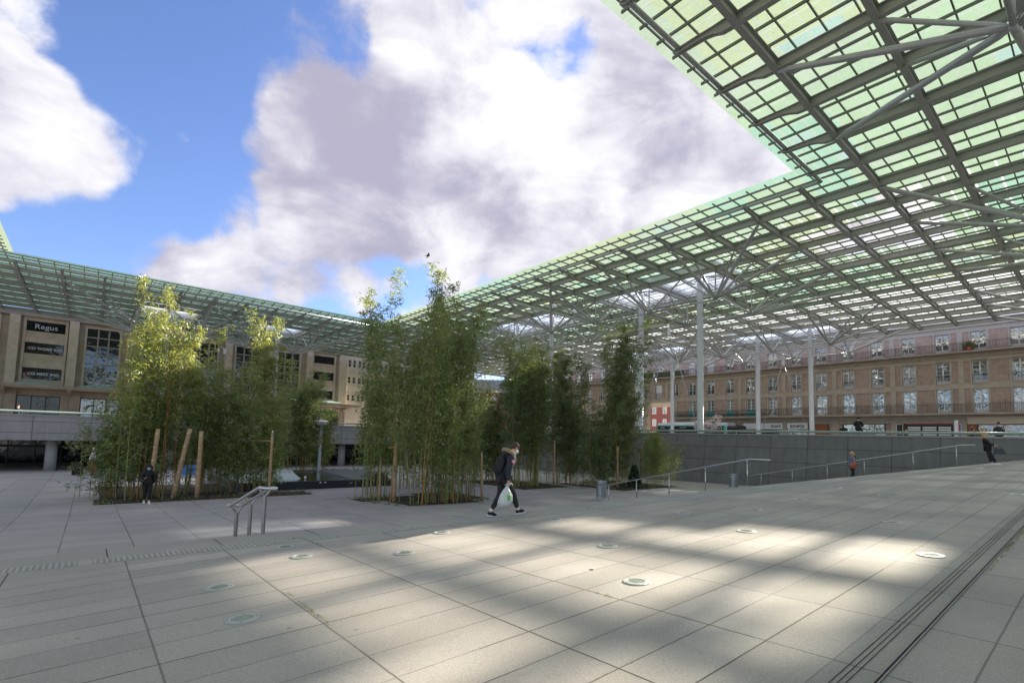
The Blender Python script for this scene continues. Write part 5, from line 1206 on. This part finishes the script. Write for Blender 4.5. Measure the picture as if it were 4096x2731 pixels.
# ================================================================== BARRIER, BIRDS
br = empty('event_barrier', P(5.2, -40.5, -3.1), 'blue panel barrier with red and white tape glimpsed between the posts', 'barrier')
m = MB(); m.sbox(4.7, 5.7, -40.55, -40.5, -3.0, -2.3); m.build('panel', 'blue_barrier', br); m = MB()
for k in range(5): m.sbox(4.7 + k * .2, 4.8 + k * .2, -40.495, -40.48, -2.2, -2.08)
m.build('red_tape', 'red', br); m = MB(); m.tube([P(4.7, -40.52, -1.98), P(5.7, -40.52, -1.98)], .03, 6); m.tube([P(4.7, -40.52, -3.1), P(4.7, -40.52, -1.98)], .03, 6); m.tube([P(5.7, -40.52, -3.1), P(5.7, -40.52, -1.98)], .03, 6); m.build('frame', 'white', br)
def pigeon(label, c, d, flying=False, s=1.0, gr=None):
    t = empty('pigeon' if not flying else 'gull', c, label, 'bird', gr); d = Vector(d).normalized(); sd = d.cross(UZ).normalized(); u = sd.cross(d)
    m = MB(); m.ell(c + UZ * .09 * s, .15 * s, .065 * s, .07 * s, 10, 7, (d, sd, u)); m.ell(c + d * .13 * s + UZ * .17 * s, .04 * s, .035 * s, .038 * s, 8, 6, (d, sd, u)); m.tube([c + d * .09 * s + UZ * .11 * s, c + d * .13 * s + UZ * .16 * s], .035 * s, 6)
    m.hexa([c - d * .1 * s - sd * .03 * s + UZ * .07 * s, c - d * .1 * s + sd * .03 * s + UZ * .07 * s, c - d * .26 * s + sd * .03 * s + UZ * .04 * s, c - d * .26 * s - sd * .03 * s + UZ * .04 * s, c - d * .1 * s - sd * .03 * s + UZ * .1 * s, c - d * .1 * s + sd * .03 * s + UZ * .1 * s, c - d * .26 * s + sd * .03 * s + UZ * .055 * s, c - d * .26 * s - sd * .03 * s + UZ * .055 * s])
    if not flying:
        for q in (-1, 1): m.tube([c + sd * .02 * q * s, c + sd * .02 * q * s + UZ * .05 * s], .006 * s, 4)
    m.build('body', 'bird', t, True)
    if flying:
        for q in (-1, 1):
            m = MB(); p0 = c + UZ * .1 * s; p1 = p0 + sd * q * .25 * s + UZ * .12 * s; p2 = p0 + sd * q * .6 * s - UZ * .02 * s
            m.hexa([p0 - d * .07 * s, p0 + d * .07 * s, p1 + d * .08 * s, p1 - d * .04 * s, p0 - d * .07 * s + UZ * .015, p0 + d * .07 * s + UZ * .015, p1 + d * .08 * s + UZ * .012, p1 - d * .04 * s + UZ * .012]); m.hexa([p1 - d * .04 * s, p1 + d * .08 * s, p2 + d * .0 * s, p2 - d * .05 * s, p1 - d * .04 * s + UZ * .012, p1 + d * .08 * s + UZ * .012, p2 + d * .0 * s + UZ * .01, p2 - d * .05 * s + UZ * .01]); m.build('wing', 'bird', t)
PGL = ['pigeon perched on the beam nearest the canopy corner, right one of two', 'pigeon on the same beam, just left of the rightmost perched one', 'pigeon on the bright edge tube above the tall mast', 'pigeon on the first beam left of the strut fan', 'pigeon on the second beam, deepest under the glass', 'pigeon far left on the edge tube near the bamboo tops', 'pigeon mid way along the bright edge tube', 'pigeon on the first beam above the skylights', 'pigeon on the second beam above the left skylight', 'leftmost pigeon on the first beam, close to the bamboo']
for k, (i_, j_) in enumerate(((5, -3.45), (5, -3.1), (4.42, -5.3), (5, -5.7), (6, -4.2), (4.42, -9.6), (4.42, -7.4), (5, -8.6), (6, -7.1), (5, -10.3))):
    c = G(i_, j_, BH + .01 if i_ != 4.42 else .535); pigeon(PGL[k], c, UB * (1 if k % 2 else -1) + UA * .3, gr='pigeons perched on the canopy beams')
pigeon('pigeon standing on the paving by the bed right of the walking man', P(24.6, -22.3, -2.98), UB)
pigeon('lone bird flying high between the clouds', Vector((-.165, .927, .337)) * 62, (1, .3, 0), True, 1.5)

# ================================================================== PEOPLE
def skin_mesh(nodes, edges, sub=2):
    """nodes: {key: (xyz, radius or (rx, ry))}; first key is the root"""
    keys = list(nodes); idx = {k: n for n, k in enumerate(keys)}
    me = bpy.data.meshes.new('sk'); me.from_pydata([nodes[k][0] for k in keys], [(idx[a], idx[b]) for a, b in edges], [])
    o = bpy.data.objects.new('sk', me); COL.objects.link(o); md = o.modifiers.new('s', 'SKIN'); md.use_smooth_shade = True; md.branch_smoothing = .3
    for n, k in enumerate(keys):
        r = nodes[k][1]; sv = me.skin_vertices[0].data[n]; sv.radius = r if isinstance(r, tuple) else (r, r); sv.use_root = (n == 0)
    ss = o.modifiers.new('ss', 'SUBSURF'); ss.levels = sub; ss.render_levels = sub
    dg = bpy.context.evaluated_depsgraph_get(); out_ = bpy.data.meshes.new_from_object(o.evaluated_get(dg)); bpy.data.objects.remove(o)
    return out_
def attach(me, name, mat, parent):
    me.materials.clear(); me.materials.append(MATS[mat]); me.polygons.foreach_set('use_smooth', [True] * len(me.polygons)); o = bpy.data.objects.new(name, me); COL.objects.link(o); o.parent = parent; return o
def person(label, loc, face, J, wear, height=1.75, fingers=True, group=None):
    """J: joints in metres for a 1.75 m figure, x forward, y left, z up. wear: dict of clothing"""
    s = height / 1.75; f = Vector((face[0], face[1], 0)).normalized(); rz = math.atan2(f.y, f.x)
    t = empty('person', loc, label, 'person', group, rz); t.scale = (s, s, s)
    j = dict(pel=(0, 0, .95), spi=(0, 0, 1.12), che=(0, 0, 1.32), nek=(0, 0, 1.49), hb=(.015, 0, 1.575), hc=(.03, 0, 1.655),
             shl=(0, .17, 1.42), shr=(0, -.17, 1.42), ell=(-.02, .22, 1.14), elr=(-.02, -.22, 1.14), wrl=(.05, .22, .89), wrr=(.05, -.22, .89),
             hil=(0, .085, .92), hir=(0, -.085, .92), knl=(.02, .09, .50), knr=(.02, -.09, .50), anl=(0, .09, .09), anr=(0, -.09, .09), tol=(.15, .10, .035), tor=(.15, -.10, .035)); j.update(J)
    V_ = {k: Vector(v) for k, v in j.items() if isinstance(v, tuple)}
    hd = (V_['hc'] - V_['hb']).normalized(); look = Vector(J.get('look', (1, 0, 0))).normalized(); look = (look - hd * look.dot(hd)).normalized(); lft = hd.cross(look)
    V_.pop('look', None)
    nodes = dict(pel=(V_['pel'], (.11, .095)), spi=(V_['spi'], (.10, .08)), che=(V_['che'], (.115, .08)), nek=(V_['nek'], .058), hb=(V_['hb'], .062), hc=(V_['hc'], (.086, .078)), ht=(V_['hc'] + hd * .085 + look * -.01, .055), fac=(V_['hc'] + look * .065 - hd * .035, .045), nose=(V_['hc'] + look * .112 - hd * .02, .012))
    E_ = [('pel', 'spi'), ('spi', 'che'), ('che', 'nek'), ('nek', 'hb'), ('hb', 'hc'), ('hc', 'ht'), ('hc', 'fac'), ('fac', 'nose')]
    for sd in 'lr':
        nodes['sh' + sd] = (V_['sh' + sd], .040); nodes['el' + sd] = (V_['el' + sd], .040); nodes['wr' + sd] = (V_['wr' + sd], .026); E_ += [('che', 'sh' + sd), ('sh' + sd, 'el' + sd), ('el' + sd, 'wr' + sd)]
        nodes['hi' + sd] = (V_['hi' + sd], .085); nodes['kn' + sd] = (V_['kn' + sd], .055); nodes['an' + sd] = (V_['an' + sd], .036); nodes['to' + sd] = (V_['to' + sd], .03); E_ += [('pel', 'hi' + sd), ('hi' + sd, 'kn' + sd), ('kn' + sd, 'an' + sd), ('an' + sd, 'to' + sd)]
        d = (V_['wr' + sd] - V_['el' + sd]).normalized(); hdir = Vector(J['hand' + sd]).normalized() if 'hand' + sd in J else d
        ac = (Vector((1, 0, 0)) - hdir * hdir.x); ac = ac.normalized() if ac.length > .1 else Vector((0, 0, 1)); pn = hdir.cross(ac) * (1 if sd == 'r' else -1)
        pm = V_['wr' + sd] + hdir * .05; nodes['pm' + sd] = (pm, (.03, .017)); E_.append(('wr' + sd, 'pm' + sd))
        if fingers:
            curl = J.get('curl' + sd, .45)
            for q, (o_, L_) in enumerate(((.030, .068), (.010, .076), (-.010, .071), (-.028, .056))):
                b_ = pm + ac * o_ + hdir * .035; m_ = b_ + (hdir * math.cos(curl * .8) - pn * math.sin(curl * .8)) * L_ * .5; e_ = m_ + (hdir * math.cos(curl * 2) - pn * math.sin(curl * 2)) * L_ * .5
                for nm, pt, rr_ in (('a', b_, .0095), ('b', m_, .0088), ('c', e_, .0075)): nodes['f%d%s%s' % (q, nm, sd)] = (pt, rr_)
                E_ += [('pm' + sd, 'f%da%s' % (q, sd)), ('f%da%s' % (q, sd), 'f%db%s' % (q, sd)), ('f%db%s' % (q, sd), 'f%dc%s' % (q, sd))]
            th_ = pm + ac * .032 - hdir * .012; nodes['ta' + sd] = (th_, .011); nodes['tb' + sd] = (th_ + (ac * .6 + hdir * .8 - pn * .3).normalized() * .045, .0095); E_ += [('pm' + sd, 'ta' + sd), ('ta' + sd, 'tb' + sd)]
    body = attach(skin_mesh(nodes, E_, 2), 'body', 'skin', t)
    # head details: ears and eyes
    m = MB()
    for q in (-1, 1): m.ell(V_['hc'] + lft * (.083 * q) - hd * .01, .018, .010, .030, 8, 6, (look, lft, hd))
    m.build('ears', 'skin', t, True, local=True)
    m = MB()
    for q in (-1, 1): m.ell(V_['hc'] + lft * (.030 * q) + look * .090 + hd * .012, .007, .011, .006, 8, 6, (look, lft, hd))
    m.build('eyes', 'hair_dark', t, True, local=True)
    def torso(mat, grow, hem, name, sleeves=True, cuffr=.042):
        g = grow; pz = V_['pel'] + (V_['spi'] - V_['pel']).normalized() * -hem if hem else V_['pel']
        n_ = dict(spi=(V_['spi'], (.135 + g, .115 + g)), che=(V_['che'], (.155 + g, .12 + g)), pel=(V_['pel'] + Vector((0, 0, .02)), (.14 + g, .12 + g)), nek=(V_['nek'] - Vector((0, 0, .02)), .075 + g * .6)); e_ = [('spi', 'che'), ('spi', 'pel'), ('che', 'nek')]
        if hem: n_['hem'] = (pz, (.15 + g, .13 + g)); e_.append(('pel', 'hem'))
        if sleeves:
            for sd in 'lr':
                n_['sh' + sd] = (V_['sh' + sd], .068 + g * .8); n_['el' + sd] = (V_['el' + sd], .054 + g * .8); n_['wr' + sd] = (V_['wr' + sd].lerp(V_['el' + sd], .08), cuffr + g * .4); e_ += [('che', 'sh' + sd), ('sh' + sd, 'el' + sd), ('el' + sd, 'wr' + sd)]
        return attach(skin_mesh(n_, e_, 2), name, mat, t)
    def legs(mat, g=0, name='trousers', cuff=.06):
        n_ = dict(pel=(V_['pel'], (.135 + g, .12 + g))); e_ = []
        for sd in 'lr': n_['hi' + sd] = (V_['hi' + sd] - Vector((0, 0, .03)), .098 + g); n_['mi' + sd] = (V_['hi' + sd].lerp(V_['kn' + sd], .5), .085 + g); n_['kn' + sd] = (V_['kn' + sd], .068 + g); n_['an' + sd] = (V_['an' + sd].lerp(V_['kn' + sd], .14), cuff + g * .5); e_ += [('pel', 'hi' + sd), ('hi' + sd, 'mi' + sd), ('mi' + sd, 'kn' + sd), ('kn' + sd, 'an' + sd)]
        return attach(skin_mesh(n_, e_, 2), name, mat, t)
    def shoes(mat, sole='white'):
        for sd in 'lr':
            a_, b_ = V_['an' + sd], V_['to' + sd]; d = (b_ - a_); fl = Vector((d.x, d.y, 0)).normalized() if 'fl' + sd not in J else Vector(J['fl' + sd]).normalized(); hl = a_ - fl * .05 - UZ * .045
            n_ = dict(a=(a_ + UZ * .01, .045), h=(hl, (.042, .042)), m=(a_ + fl * .08 - UZ * .035, (.047, .042)), t=(a_ + fl * .17 - UZ * .05 + UZ * fl.z * .0, (.042, .030)))
            attach(skin_mesh(n_, [('a', 'h'), ('a', 'm'), ('m', 't')], 2), 'shoe', mat, t)
            m = MB(); sdw = fl.cross(UZ).normalized(); up = sdw.cross(fl)
            m.box(a_ + fl * .055 - up * .078, fl, sdw, up, .122, .038, .008); m.build('sole', sole, t, local=True)
    def hair(mat, kind_):
        m = MB()
        if kind_ == 'short':
            m.ell(V_['hc'] + hd * .025 - look * .016, .104, .090, .098, 16, 10, (look, lft, hd), lambda q: 1.0 if (q.z > .05 or q.x < -.45) else .86)
        elif kind_ in ('long', 'bob'):
            m.ell(V_['hc'] + hd * .02 - look * .022, .110, .100, .108, 16, 10, (look, lft, hd), lambda q: 1.0 if (q.z > .0 or q.x < -.1) else .8)
            L_ = .42 if kind_ == 'long' else .13; r = random.Random(9)
            dn = Vector((-.12, 0, -1)).normalized()
            for k in range(26):
                a_ = math.pi * (.28 + 1.44 * k / 25); o_ = look * (math.cos(a_) * .085) + lft * (math.sin(a_) * .09); p = V_['hc'] + o_ - look * .02; l2 = L_ * r.uniform(.8, 1.1)
                m.tube([p + hd * .03, p - hd * .03 + o_ * .25, p + dn * (.5 * l2) + o_ * (.55 if kind_ == 'bob' else .3), p + dn * l2 + o_ * (.1 if kind_ == 'long' else .35) + rv(r) * .015], [.026, .03, .027, .008], 6)
        elif kind_ == 'cap':
            m.ell(V_['hc'] + hd * .035, .112, .100, .085, 16, 10, (look, lft, hd)); m.box(V_['hc'] + hd * .03 + look * .12, look, lft, hd, .06, .07, .008)
        m.build('hair' if kind_ != 'cap' else 'cap', mat, t, True, local=True)
    def mask(mat):
        m = MB(); m.ell(V_['hc'] + look * .062 - hd * .055, .062, .066, .052, 14, 9, (look, lft, hd)); m.build('face_mask', mat, t, True, local=True)
        m = MB()
        for q in (-1, 1): m.tube([V_['hc'] + look * .07 + lft * .055 * q - hd * .035, V_['hc'] + lft * .088 * q - hd * .005], .003, 4)
        m.build('mask_loops', mat, t, local=True)
    w = wear
    if 'coat' in w: torso(*w['coat'])
    if 'legs' in w: legs(*w['legs'])
    if 'shoes' in w: shoes(*w['shoes'])
    if 'hair' in w: hair(*w['hair'])
    if 'mask' in w: mask(w['mask'])
    return t, V_, look, lft, hd
def lt(t, p):  # local -> world
    return Matrix.Rotation(t.rotation_euler.z, 3, 'Z') @ (Vector(p) * t.scale[0]) + t.location
# the young man walking to the right with his head bowed
fd = (UA * 1.0 + UB * .12)
J = dict(pel=(0, 0, .92), spi=(.05, 0, 1.08), che=(.13, 0, 1.27), nek=(.20, 0, 1.42), hb=(.25, 0, 1.49), hc=(.305, 0, 1.56), look=(.85, -.12, -.5),
         shl=(.13, .18, 1.37), shr=(.12, -.18, 1.36), ell=(.06, .24, 1.09), elr=(-.02, -.24, 1.08), wrl=(.20, .20, .86), wrr=(-.02, -.24, .80), handr=(.05, 0, -1), curlr=1.3,
         hil=(.02, .085, .89), hir=(-.01, -.085, .89), knl=(-.02, .09, .50), knr=(.22, -.085, .49), anl=(-.28, .09, .105), anr=(.36, -.09, .14), tol=(-.14, .09, .03), tor=(.50, -.09, .12), flr=(1, 0, .18), fll=(1, 0, -.12))
guy_loc = P(7.45, -9.2, zf(7.45, -9.2) + .0)
t, V_, look, lft, hd = person('young man in navy fur-hooded parka and face mask walking right with a plastic bag', guy_loc, (fd.x, fd.y), J,
    dict(coat=('navy_cloth', .038, .10, 'parka'), legs=('charcoal_cloth', .012, 'trousers', .045), shoes=('black_cloth', 'white'), hair=('hair_brown', 'short'), mask='white_cloth'), 1.78)
m = MB(); rr = random.Random(2); c = V_['nek'] + Vector((-.06, 0, .0))
for k in range(22):
    a = 2 * math.pi * k / 22; p = c + Vector((-.02 + .10 * math.cos(a), .155 * math.sin(a), .03 - .07 * math.cos(a))); m.ell(p, .05, .05, .048, 8, 6, None, lambda q: 1 + rr.uniform(-.12, .12))
m.build('fur_trim', 'fur', t, True, local=True)
m = MB(); m.ell(c + Vector((-.05, 0, .02)), .11, .12, .085, 14, 8); m.build('hood', 'navy_cloth', t, True, local=True)
m = MB(); m.ell(V_['che'] + Vector((-.24, 0, -.10)), .11, .15, .24, 14, 10, (Vector((.95, 0, -.3)), Vector((0, 1, 0)), Vector((.3, 0, .95)))); m.build('backpack', 'black_cloth', t, True, local=True)
pq = V_['shr'].lerp(V_['elr'], .35) + Vector((.0, -.088, 0)); m = MB(); m.lathe(pq, [(.045, -.01), (.045, .004)], 18, ax=Vector((0, -1, 0))); m.build('arm_badge', 'red', t, local=True)
m = MB(); m.lathe(pq + Vector((0, -.005, 0)), [(.033, 0), (.033, .002)], 18, ax=Vector((0, -1, 0))); m.build('badge_centre', 'text_white', t, local=True)
m = MB(); m.lathe(pq + Vector((0, -.008, -.004)), [(.018, 0), (.018, .001)], 8, ax=Vector((0, -1, 0))); m.build('badge_mark', 'red', t, local=True)
m = MB(); m.box(V_['che'] + Vector((.15, -.09, -.0)), (0, 1, 0), (1, 0, 0), (0, 0, 1), .02, .006, .006); m.build('zip_tab', 'orange_panel', t, local=True)
for sd, an in (('l', V_['anl']), ('r', V_['anr'])): m = MB(); m.tube([an + UZ * .02, an.lerp(V_['kn' + sd], .16)], .041, 10); m.build('sock', 'white_cloth', t, True, local=True)
hw = lt(t, V_['wrr'] + Vector((.02, 0, -.10))); bgm = empty('plastic_bag', hw, 'bulging white plastic bag with a green leaf print in the man\'s right hand', 'bag')
X_ = Vector((fd.x, fd.y, 0)).normalized(); Y_ = UZ.cross(X_)
def bagshape(q):
    return 1.0 + .06 * math.sin(q.x * 9 + q.z * 5) + .05 * math.sin(q.y * 11 + q.z * 8)
m = MB(); prof = [(.02, .03), (.05, -.02), (.10, -.10), (.155, -.20), (.185, -.31), (.17, -.41), (.10, -.455), (.0, -.46)]; n = 18; vs = []; fs = []
for (r_, z_) in prof:
    for a in range(n):
        tt = 6.2832 * a / n; q = Vector((math.cos(tt), math.sin(tt), z_ * 3)); k_r = r_ * (1 + .09 * math.sin(3 * tt + z_ * 13) + .04 * math.sin(7 * tt)); vs.append(hw + X_ * (k_r * math.cos(tt) - .05 - .16 * (-z_)) + Y_ * (.72 * k_r * math.sin(tt)) + UZ * z_)
for k in range(len(prof) - 1):
    for a in range(n): b = (a + 1) % n; fs.append((k * n + a, k * n + b, (k + 1) * n + b, (k + 1) * n + a))
m.add(vs, fs); m.build('bag', 'plastic_bag', bgm, True)
m = MB()
for s_ in (-1, 1): m.tube([hw - X_ * .05 + Y_ * .01 * s_ + UZ * .0, hw + X_ * (.05 * s_) + UZ * .07, hw + X_ * (.11 * s_) + UZ * .035], [.018, .022, .008], 6)
m.build('knot', 'plastic_bag', bgm, True)
m = MB(); cL = hw - X_ * .085 - UZ * .24; 
for dx, dz, rw_, rh in ((0, 0, .034, .075), (.035, .02, .022, .055)): m.ell(cL + X_ * dx + UZ * dz - Y_ * .122, rw_, .012, rh, 10, 6, (X_, Y_, UZ))
m.build('green_print', 'bag_green', bgm, True)
# woman in black looking at her phone, far left
J = dict(look=(.8, -.1, -.45), hc=(.05, 0, 1.645), elr=(-.02, -.24, 1.12), wrr=(.20, -.12, 1.14), handr=(1, .3, .25), ell=(-.04, .23, 1.14), wrl=(.02, .24, .90), knl=(.06, .08, .5), knr=(-.04, -.08, .5), anl=(.09, .08, .09), anr=(-.12, -.08, .10), tol=(.24, .09, .035), tor=(.03, -.09, .035))
t, V_, look, lft, hd = person('woman in black with dark curly hair and blue mask looking at her phone', P(2.0, -26.2, zl(2, -26.2)), (.65, -.75), J, dict(coat=('black_cloth', .045, .16, 'coat'), legs=('black_cloth', .02, 'trousers', .08), shoes=('white_cloth', 'white'), hair=('hair_dark', 'bob'), mask='mask_blue'), 1.64)
m = MB(); m.ell(V_['pel'] + Vector((-.12, .14, .08)), .12, .13, .2, 12, 8); m.build('shoulder_bag', 'black_cloth', t, True, local=True)
ph = lt(t, V_['wrr'] + Vector((.11, .03, .06))); m = MB(); m.box(ph, (.6, -.7, .3), (.7, .6, 0), (0, 0, 1), .07, .035, .006); tag(m.build('phone', 'leather_black', None, org=ph), 'dark phone held up by the woman in black', 'phone')
# blonde woman leaning back at the far handrail
fd2 = (UA * .25 + UB * 1.0); wloc = P(34.3, -4.0, zf(34.3, -4.0))
J = dict(pel=(-.20, 0, .90), spi=(-.25, 0, 1.06), che=(-.30, 0, 1.25), nek=(-.31, 0, 1.41), hb=(-.29, 0, 1.49), hc=(-.26, 0, 1.56), look=(.9, .1, -.2), shl=(-.30, .17, 1.34), shr=(-.30, -.17, 1.34), elr=(-.16, -.22, 1.11), ell=(-.16, .22, 1.11), wrr=(.06, -.13, 1.02), wrl=(.05, .12, 1.0),
         hil=(-.20, .085, .87), hir=(-.20, -.085, .87), knl=(-.06, .09, .47), knr=(-.16, -.09, .47), anl=(.14, .09, .09), anr=(-.08, -.09, .09), tol=(.29, .10, .035), tor=(.08, -.10, .035))
t, V_, look, lft, hd = person('blonde long-haired woman in black leaning back with crossed hands holding a bag', wloc, (fd2.x, fd2.y), J, dict(coat=('black_cloth', .03, .08, 'jacket'), legs=('black_cloth', .01, 'trousers', .06), shoes=('white_cloth', 'white'), hair=('hair_blonde', 'long')), 1.66)
bl_ = lt(t, V_['wrr'] + Vector((-.0, .10, -.06))); hb_ = empty('handbag', bl_, 'black leather handbag hanging from the leaning woman\'s hands', 'bag'); F2 = Vector((fd2.x, fd2.y, 0)).normalized(); S2 = UZ.cross(F2)
m = MB(); m.hexa([bl_ + F2 * a - UZ * .34 + S2 * b for a, b in ((-.06, -.07), (.40, -.07), (.40, .07), (-.06, .07))] + [bl_ + F2 * a - UZ * .08 + S2 * b for a, b in ((.02, -.03), (.30, -.03), (.30, .03), (.02, .03))]); m.build('body', 'leather_black', hb_)
m = MB()
for s_ in (-.03, .03): m.tube([bl_ + F2 * .06 - UZ * .08 + S2 * s_, bl_ + F2 * .08 + UZ * .06 + S2 * s_, bl_ + F2 * .2 + UZ * .03 + S2 * s_, bl_ + F2 * .26 - UZ * .08 + S2 * s_], .009, 6)
m.build('straps', 'leather_black', hb_, True)
# woman in plaid coat on the stairs
J = dict(look=(.95, -.1, -.3), elr=(-.08, -.22, 1.15), wrr=(-.05, -.22, .92), ell=(.05, .22, 1.15), wrl=(.15, .2, .95), knl=(.14, .08, .50), knr=(-.04, -.08, .52), anl=(.16, .08, .09), anr=(-.22, -.08, .14), tol=(.3, .09, .035), tor=(-.08, -.09, .05))
pw = P(33.0, -9.65, -1.93)
t, V_, look, lft, hd = person('woman with curly blonde hair in blue plaid coat going down the stairs', pw, (UA.x * .8 + UB.x * .5, UA.y * .8 + UB.y * .5), J, dict(coat=('plaid_cloth', .03, .24, 'plaid_coat'), legs=('black_cloth', 0, 'trousers', .05), shoes=('black_cloth', 'black_cloth'), hair=('hair_blonde', 'bob')), 1.66, group=None)
bg_ = lt(t, Vector((-.16, -.26, .98))); m = MB(); m.ell(bg_, .22, .08, .17, 14, 9, (Vector((math.cos(t.rotation_euler.z), math.sin(t.rotation_euler.z), .25)).normalized(), Vector((-math.sin(t.rotation_euler.z), math.cos(t.rotation_euler.z), 0)), UZ)); m.tube([bg_ + UZ * .12, lt(t, V_['shr'])], .008, 5); tag(m.build('shoulder_bag', 'leather_brown', None, True, org=bg_), 'rust brown shoulder bag on the plaid-coated woman', 'bag')
# people on the upper level, seen over the wall
up0 = 0.0
sit = dict(pel=(0, 0, .52), spi=(.02, 0, .70), che=(.05, 0, .90), nek=(.08, 0, 1.06), hb=(.10, 0, 1.13), hc=(.12, 0, 1.21), look=(.9, -.3, -.3), shl=(.05, .18, .99), shr=(.05, -.18, .99), ell=(.1, .24, .74), elr=(.1, -.24, .74), wrl=(.28, .14, .66), wrr=(.28, -.14, .66), hil=(0, .09, .5), hir=(0, -.09, .5), knl=(.42, .1, .5), knr=(.42, -.1, .5), anl=(.42, .1, .09), anr=(.42, -.1, .09), tol=(.56, .1, .035), tor=(.56, -.1, .035))
t, *_ = person('man in black coat and cap sitting behind the wall rail, back turned', P(41.5, -11.7, .78), (UA.x, UA.y), sit, dict(coat=('black_cloth', .045, .06, 'coat'), legs=('black_cloth', .01), shoes=('black_cloth', 'black_cloth'), hair=('black_cloth', 'cap')), 1.75, False)
bm = MB(); bm.sbox(41.2, 43.5, -12.8, -10.6, 0, 1.10); tag(bm.build('stone_block', 'concrete', None, org=P(42, -11.7, 0)), 'low stone seat block just behind the wall rail', 'seat')
m = MB(); m.ell(P(41.3, -12.55, 1.22), .28, .16, .15, 12, 8, (UB, UA, UZ)); tag(m.build('black_backpack', 'black_cloth', None, True, org=P(41.3, -12.55, 1.1)), 'black rucksack lying on the ledge beside the sitting man in a cap', 'bag')
t, *_ = person('man in dark navy suit jacket standing behind the rail at far right', P(43.0, -4.7, .03), (UA.x - .3 * UB.x, UA.y - .3 * UB.y), {}, dict(coat=('navy_cloth', .03, .06, 'jacket'), legs=('navy_cloth', .0), shoes=('black_cloth', 'black_cloth'), hair=('hair_dark', 'short')), 1.72, False)
for (a_, b_, lb, wr, hh, fc) in ((46.0, -6.35, 'dark-haired person with mask half hidden behind the rail, left of the blonde woman', dict(coat=('black_cloth', .03, .06, 'jacket'), legs=('black_cloth', 0), hair=('hair_dark', 'bob'), mask='white_cloth'), 1.52, 1), (46.5, -5.9, 'light-haired person behind the rail just behind the blonde woman', dict(coat=('leather_brown', .03, .06, 'jacket'), legs=('black_cloth', 0), hair=('hair_blonde', 'bob')), 1.55, -1),
        (60, -27.6, 'dark-haired passer-by with only the head above the rail, under the ametis sign', dict(coat=('black_cloth', .03, .06, 'jacket'), legs=('black_cloth', 0), hair=('hair_dark', 'short')), 1.62, 1), (60, -29.6, 'distant passer-by with only the crown above the rail, left of the silver mast', dict(coat=('black_cloth', .03, .06, 'jacket'), legs=('black_cloth', 0), hair=('hair_dark', 'short')), 1.5, 1), (47, -10.2, 'person in red-brown hair bending behind the rail in front of the grille shop', dict(coat=('black_cloth', .03, .06, 'jacket'), legs=('black_cloth', 0), hair=('leather_brown', 'short')), 1.35, 1)):
    person(lb, P(a_, b_, 0), (UB.x * fc, UB.y * fc), {}, wr, hh, False)
# people on the station terrace and in the colonnade
person('reddish-haired person leaning on the terrace rail at far left', P(-4.0, -49.3, 0), (UB.x, UB.y), {}, dict(coat=('black_cloth', .03, .06, 'jacket'), legs=('black_cloth', 0), hair=('leather_brown', 'short'), mask='white_cloth'), 1.45, False)
person('person in white top on the terrace beside the tall mast', P(11.3, -49.6, 0), (UA.x, UA.y), {}, dict(coat=('white_cloth', .03, .06, 'jacket'), legs=('black_cloth', 0), hair=('white_cloth', 'cap')), 1.65, False)
person('person in black next to the white-topped one on the terrace', P(12.3, -49.9, 0), (-UA.x, -UA.y), {}, dict(coat=('black_cloth', .03, .06, 'jacket'), legs=('black_cloth', 0), hair=('hair_brown', 'short')), 1.6, False)
J = dict(elr=(-.1, -.28, 1.15), wrr=(-.18, -.32, .92), ell=(.1, .28, 1.15), wrl=(.22, .32, .95), knl=(.15, .08, .5), anl=(.1, .08, .09), tol=(.25, .08, .035))
person('person in white jacket and red trousers by the bamboo at far left', P(.25, -43.5, -3.1), (UA.x, UA.y), J, dict(coat=('white_cloth', .03, .04, 'jacket'), legs=('red_cloth', .01), shoes=('black_cloth', 'black_cloth'), hair=('white_cloth', 'cap')), 1.8, False)
cs = empty('suitcase', P(-.35, -43.3, -3.1), 'black wheeled case beside the person in red trousers', 'suitcase'); m = MB(); m.sbox(-.75, -.2, -43.5, -43.2, -3.04, -2.35); m.build('shell', 'black_cloth', cs); m = MB(); m.tube([P(-.6, -43.35, -2.35), P(-.6, -43.35, -2.0), P(-.3, -43.35, -2.0), P(-.3, -43.35, -2.35)], .012, 5); m.build('handle', 'dark_steel', cs)
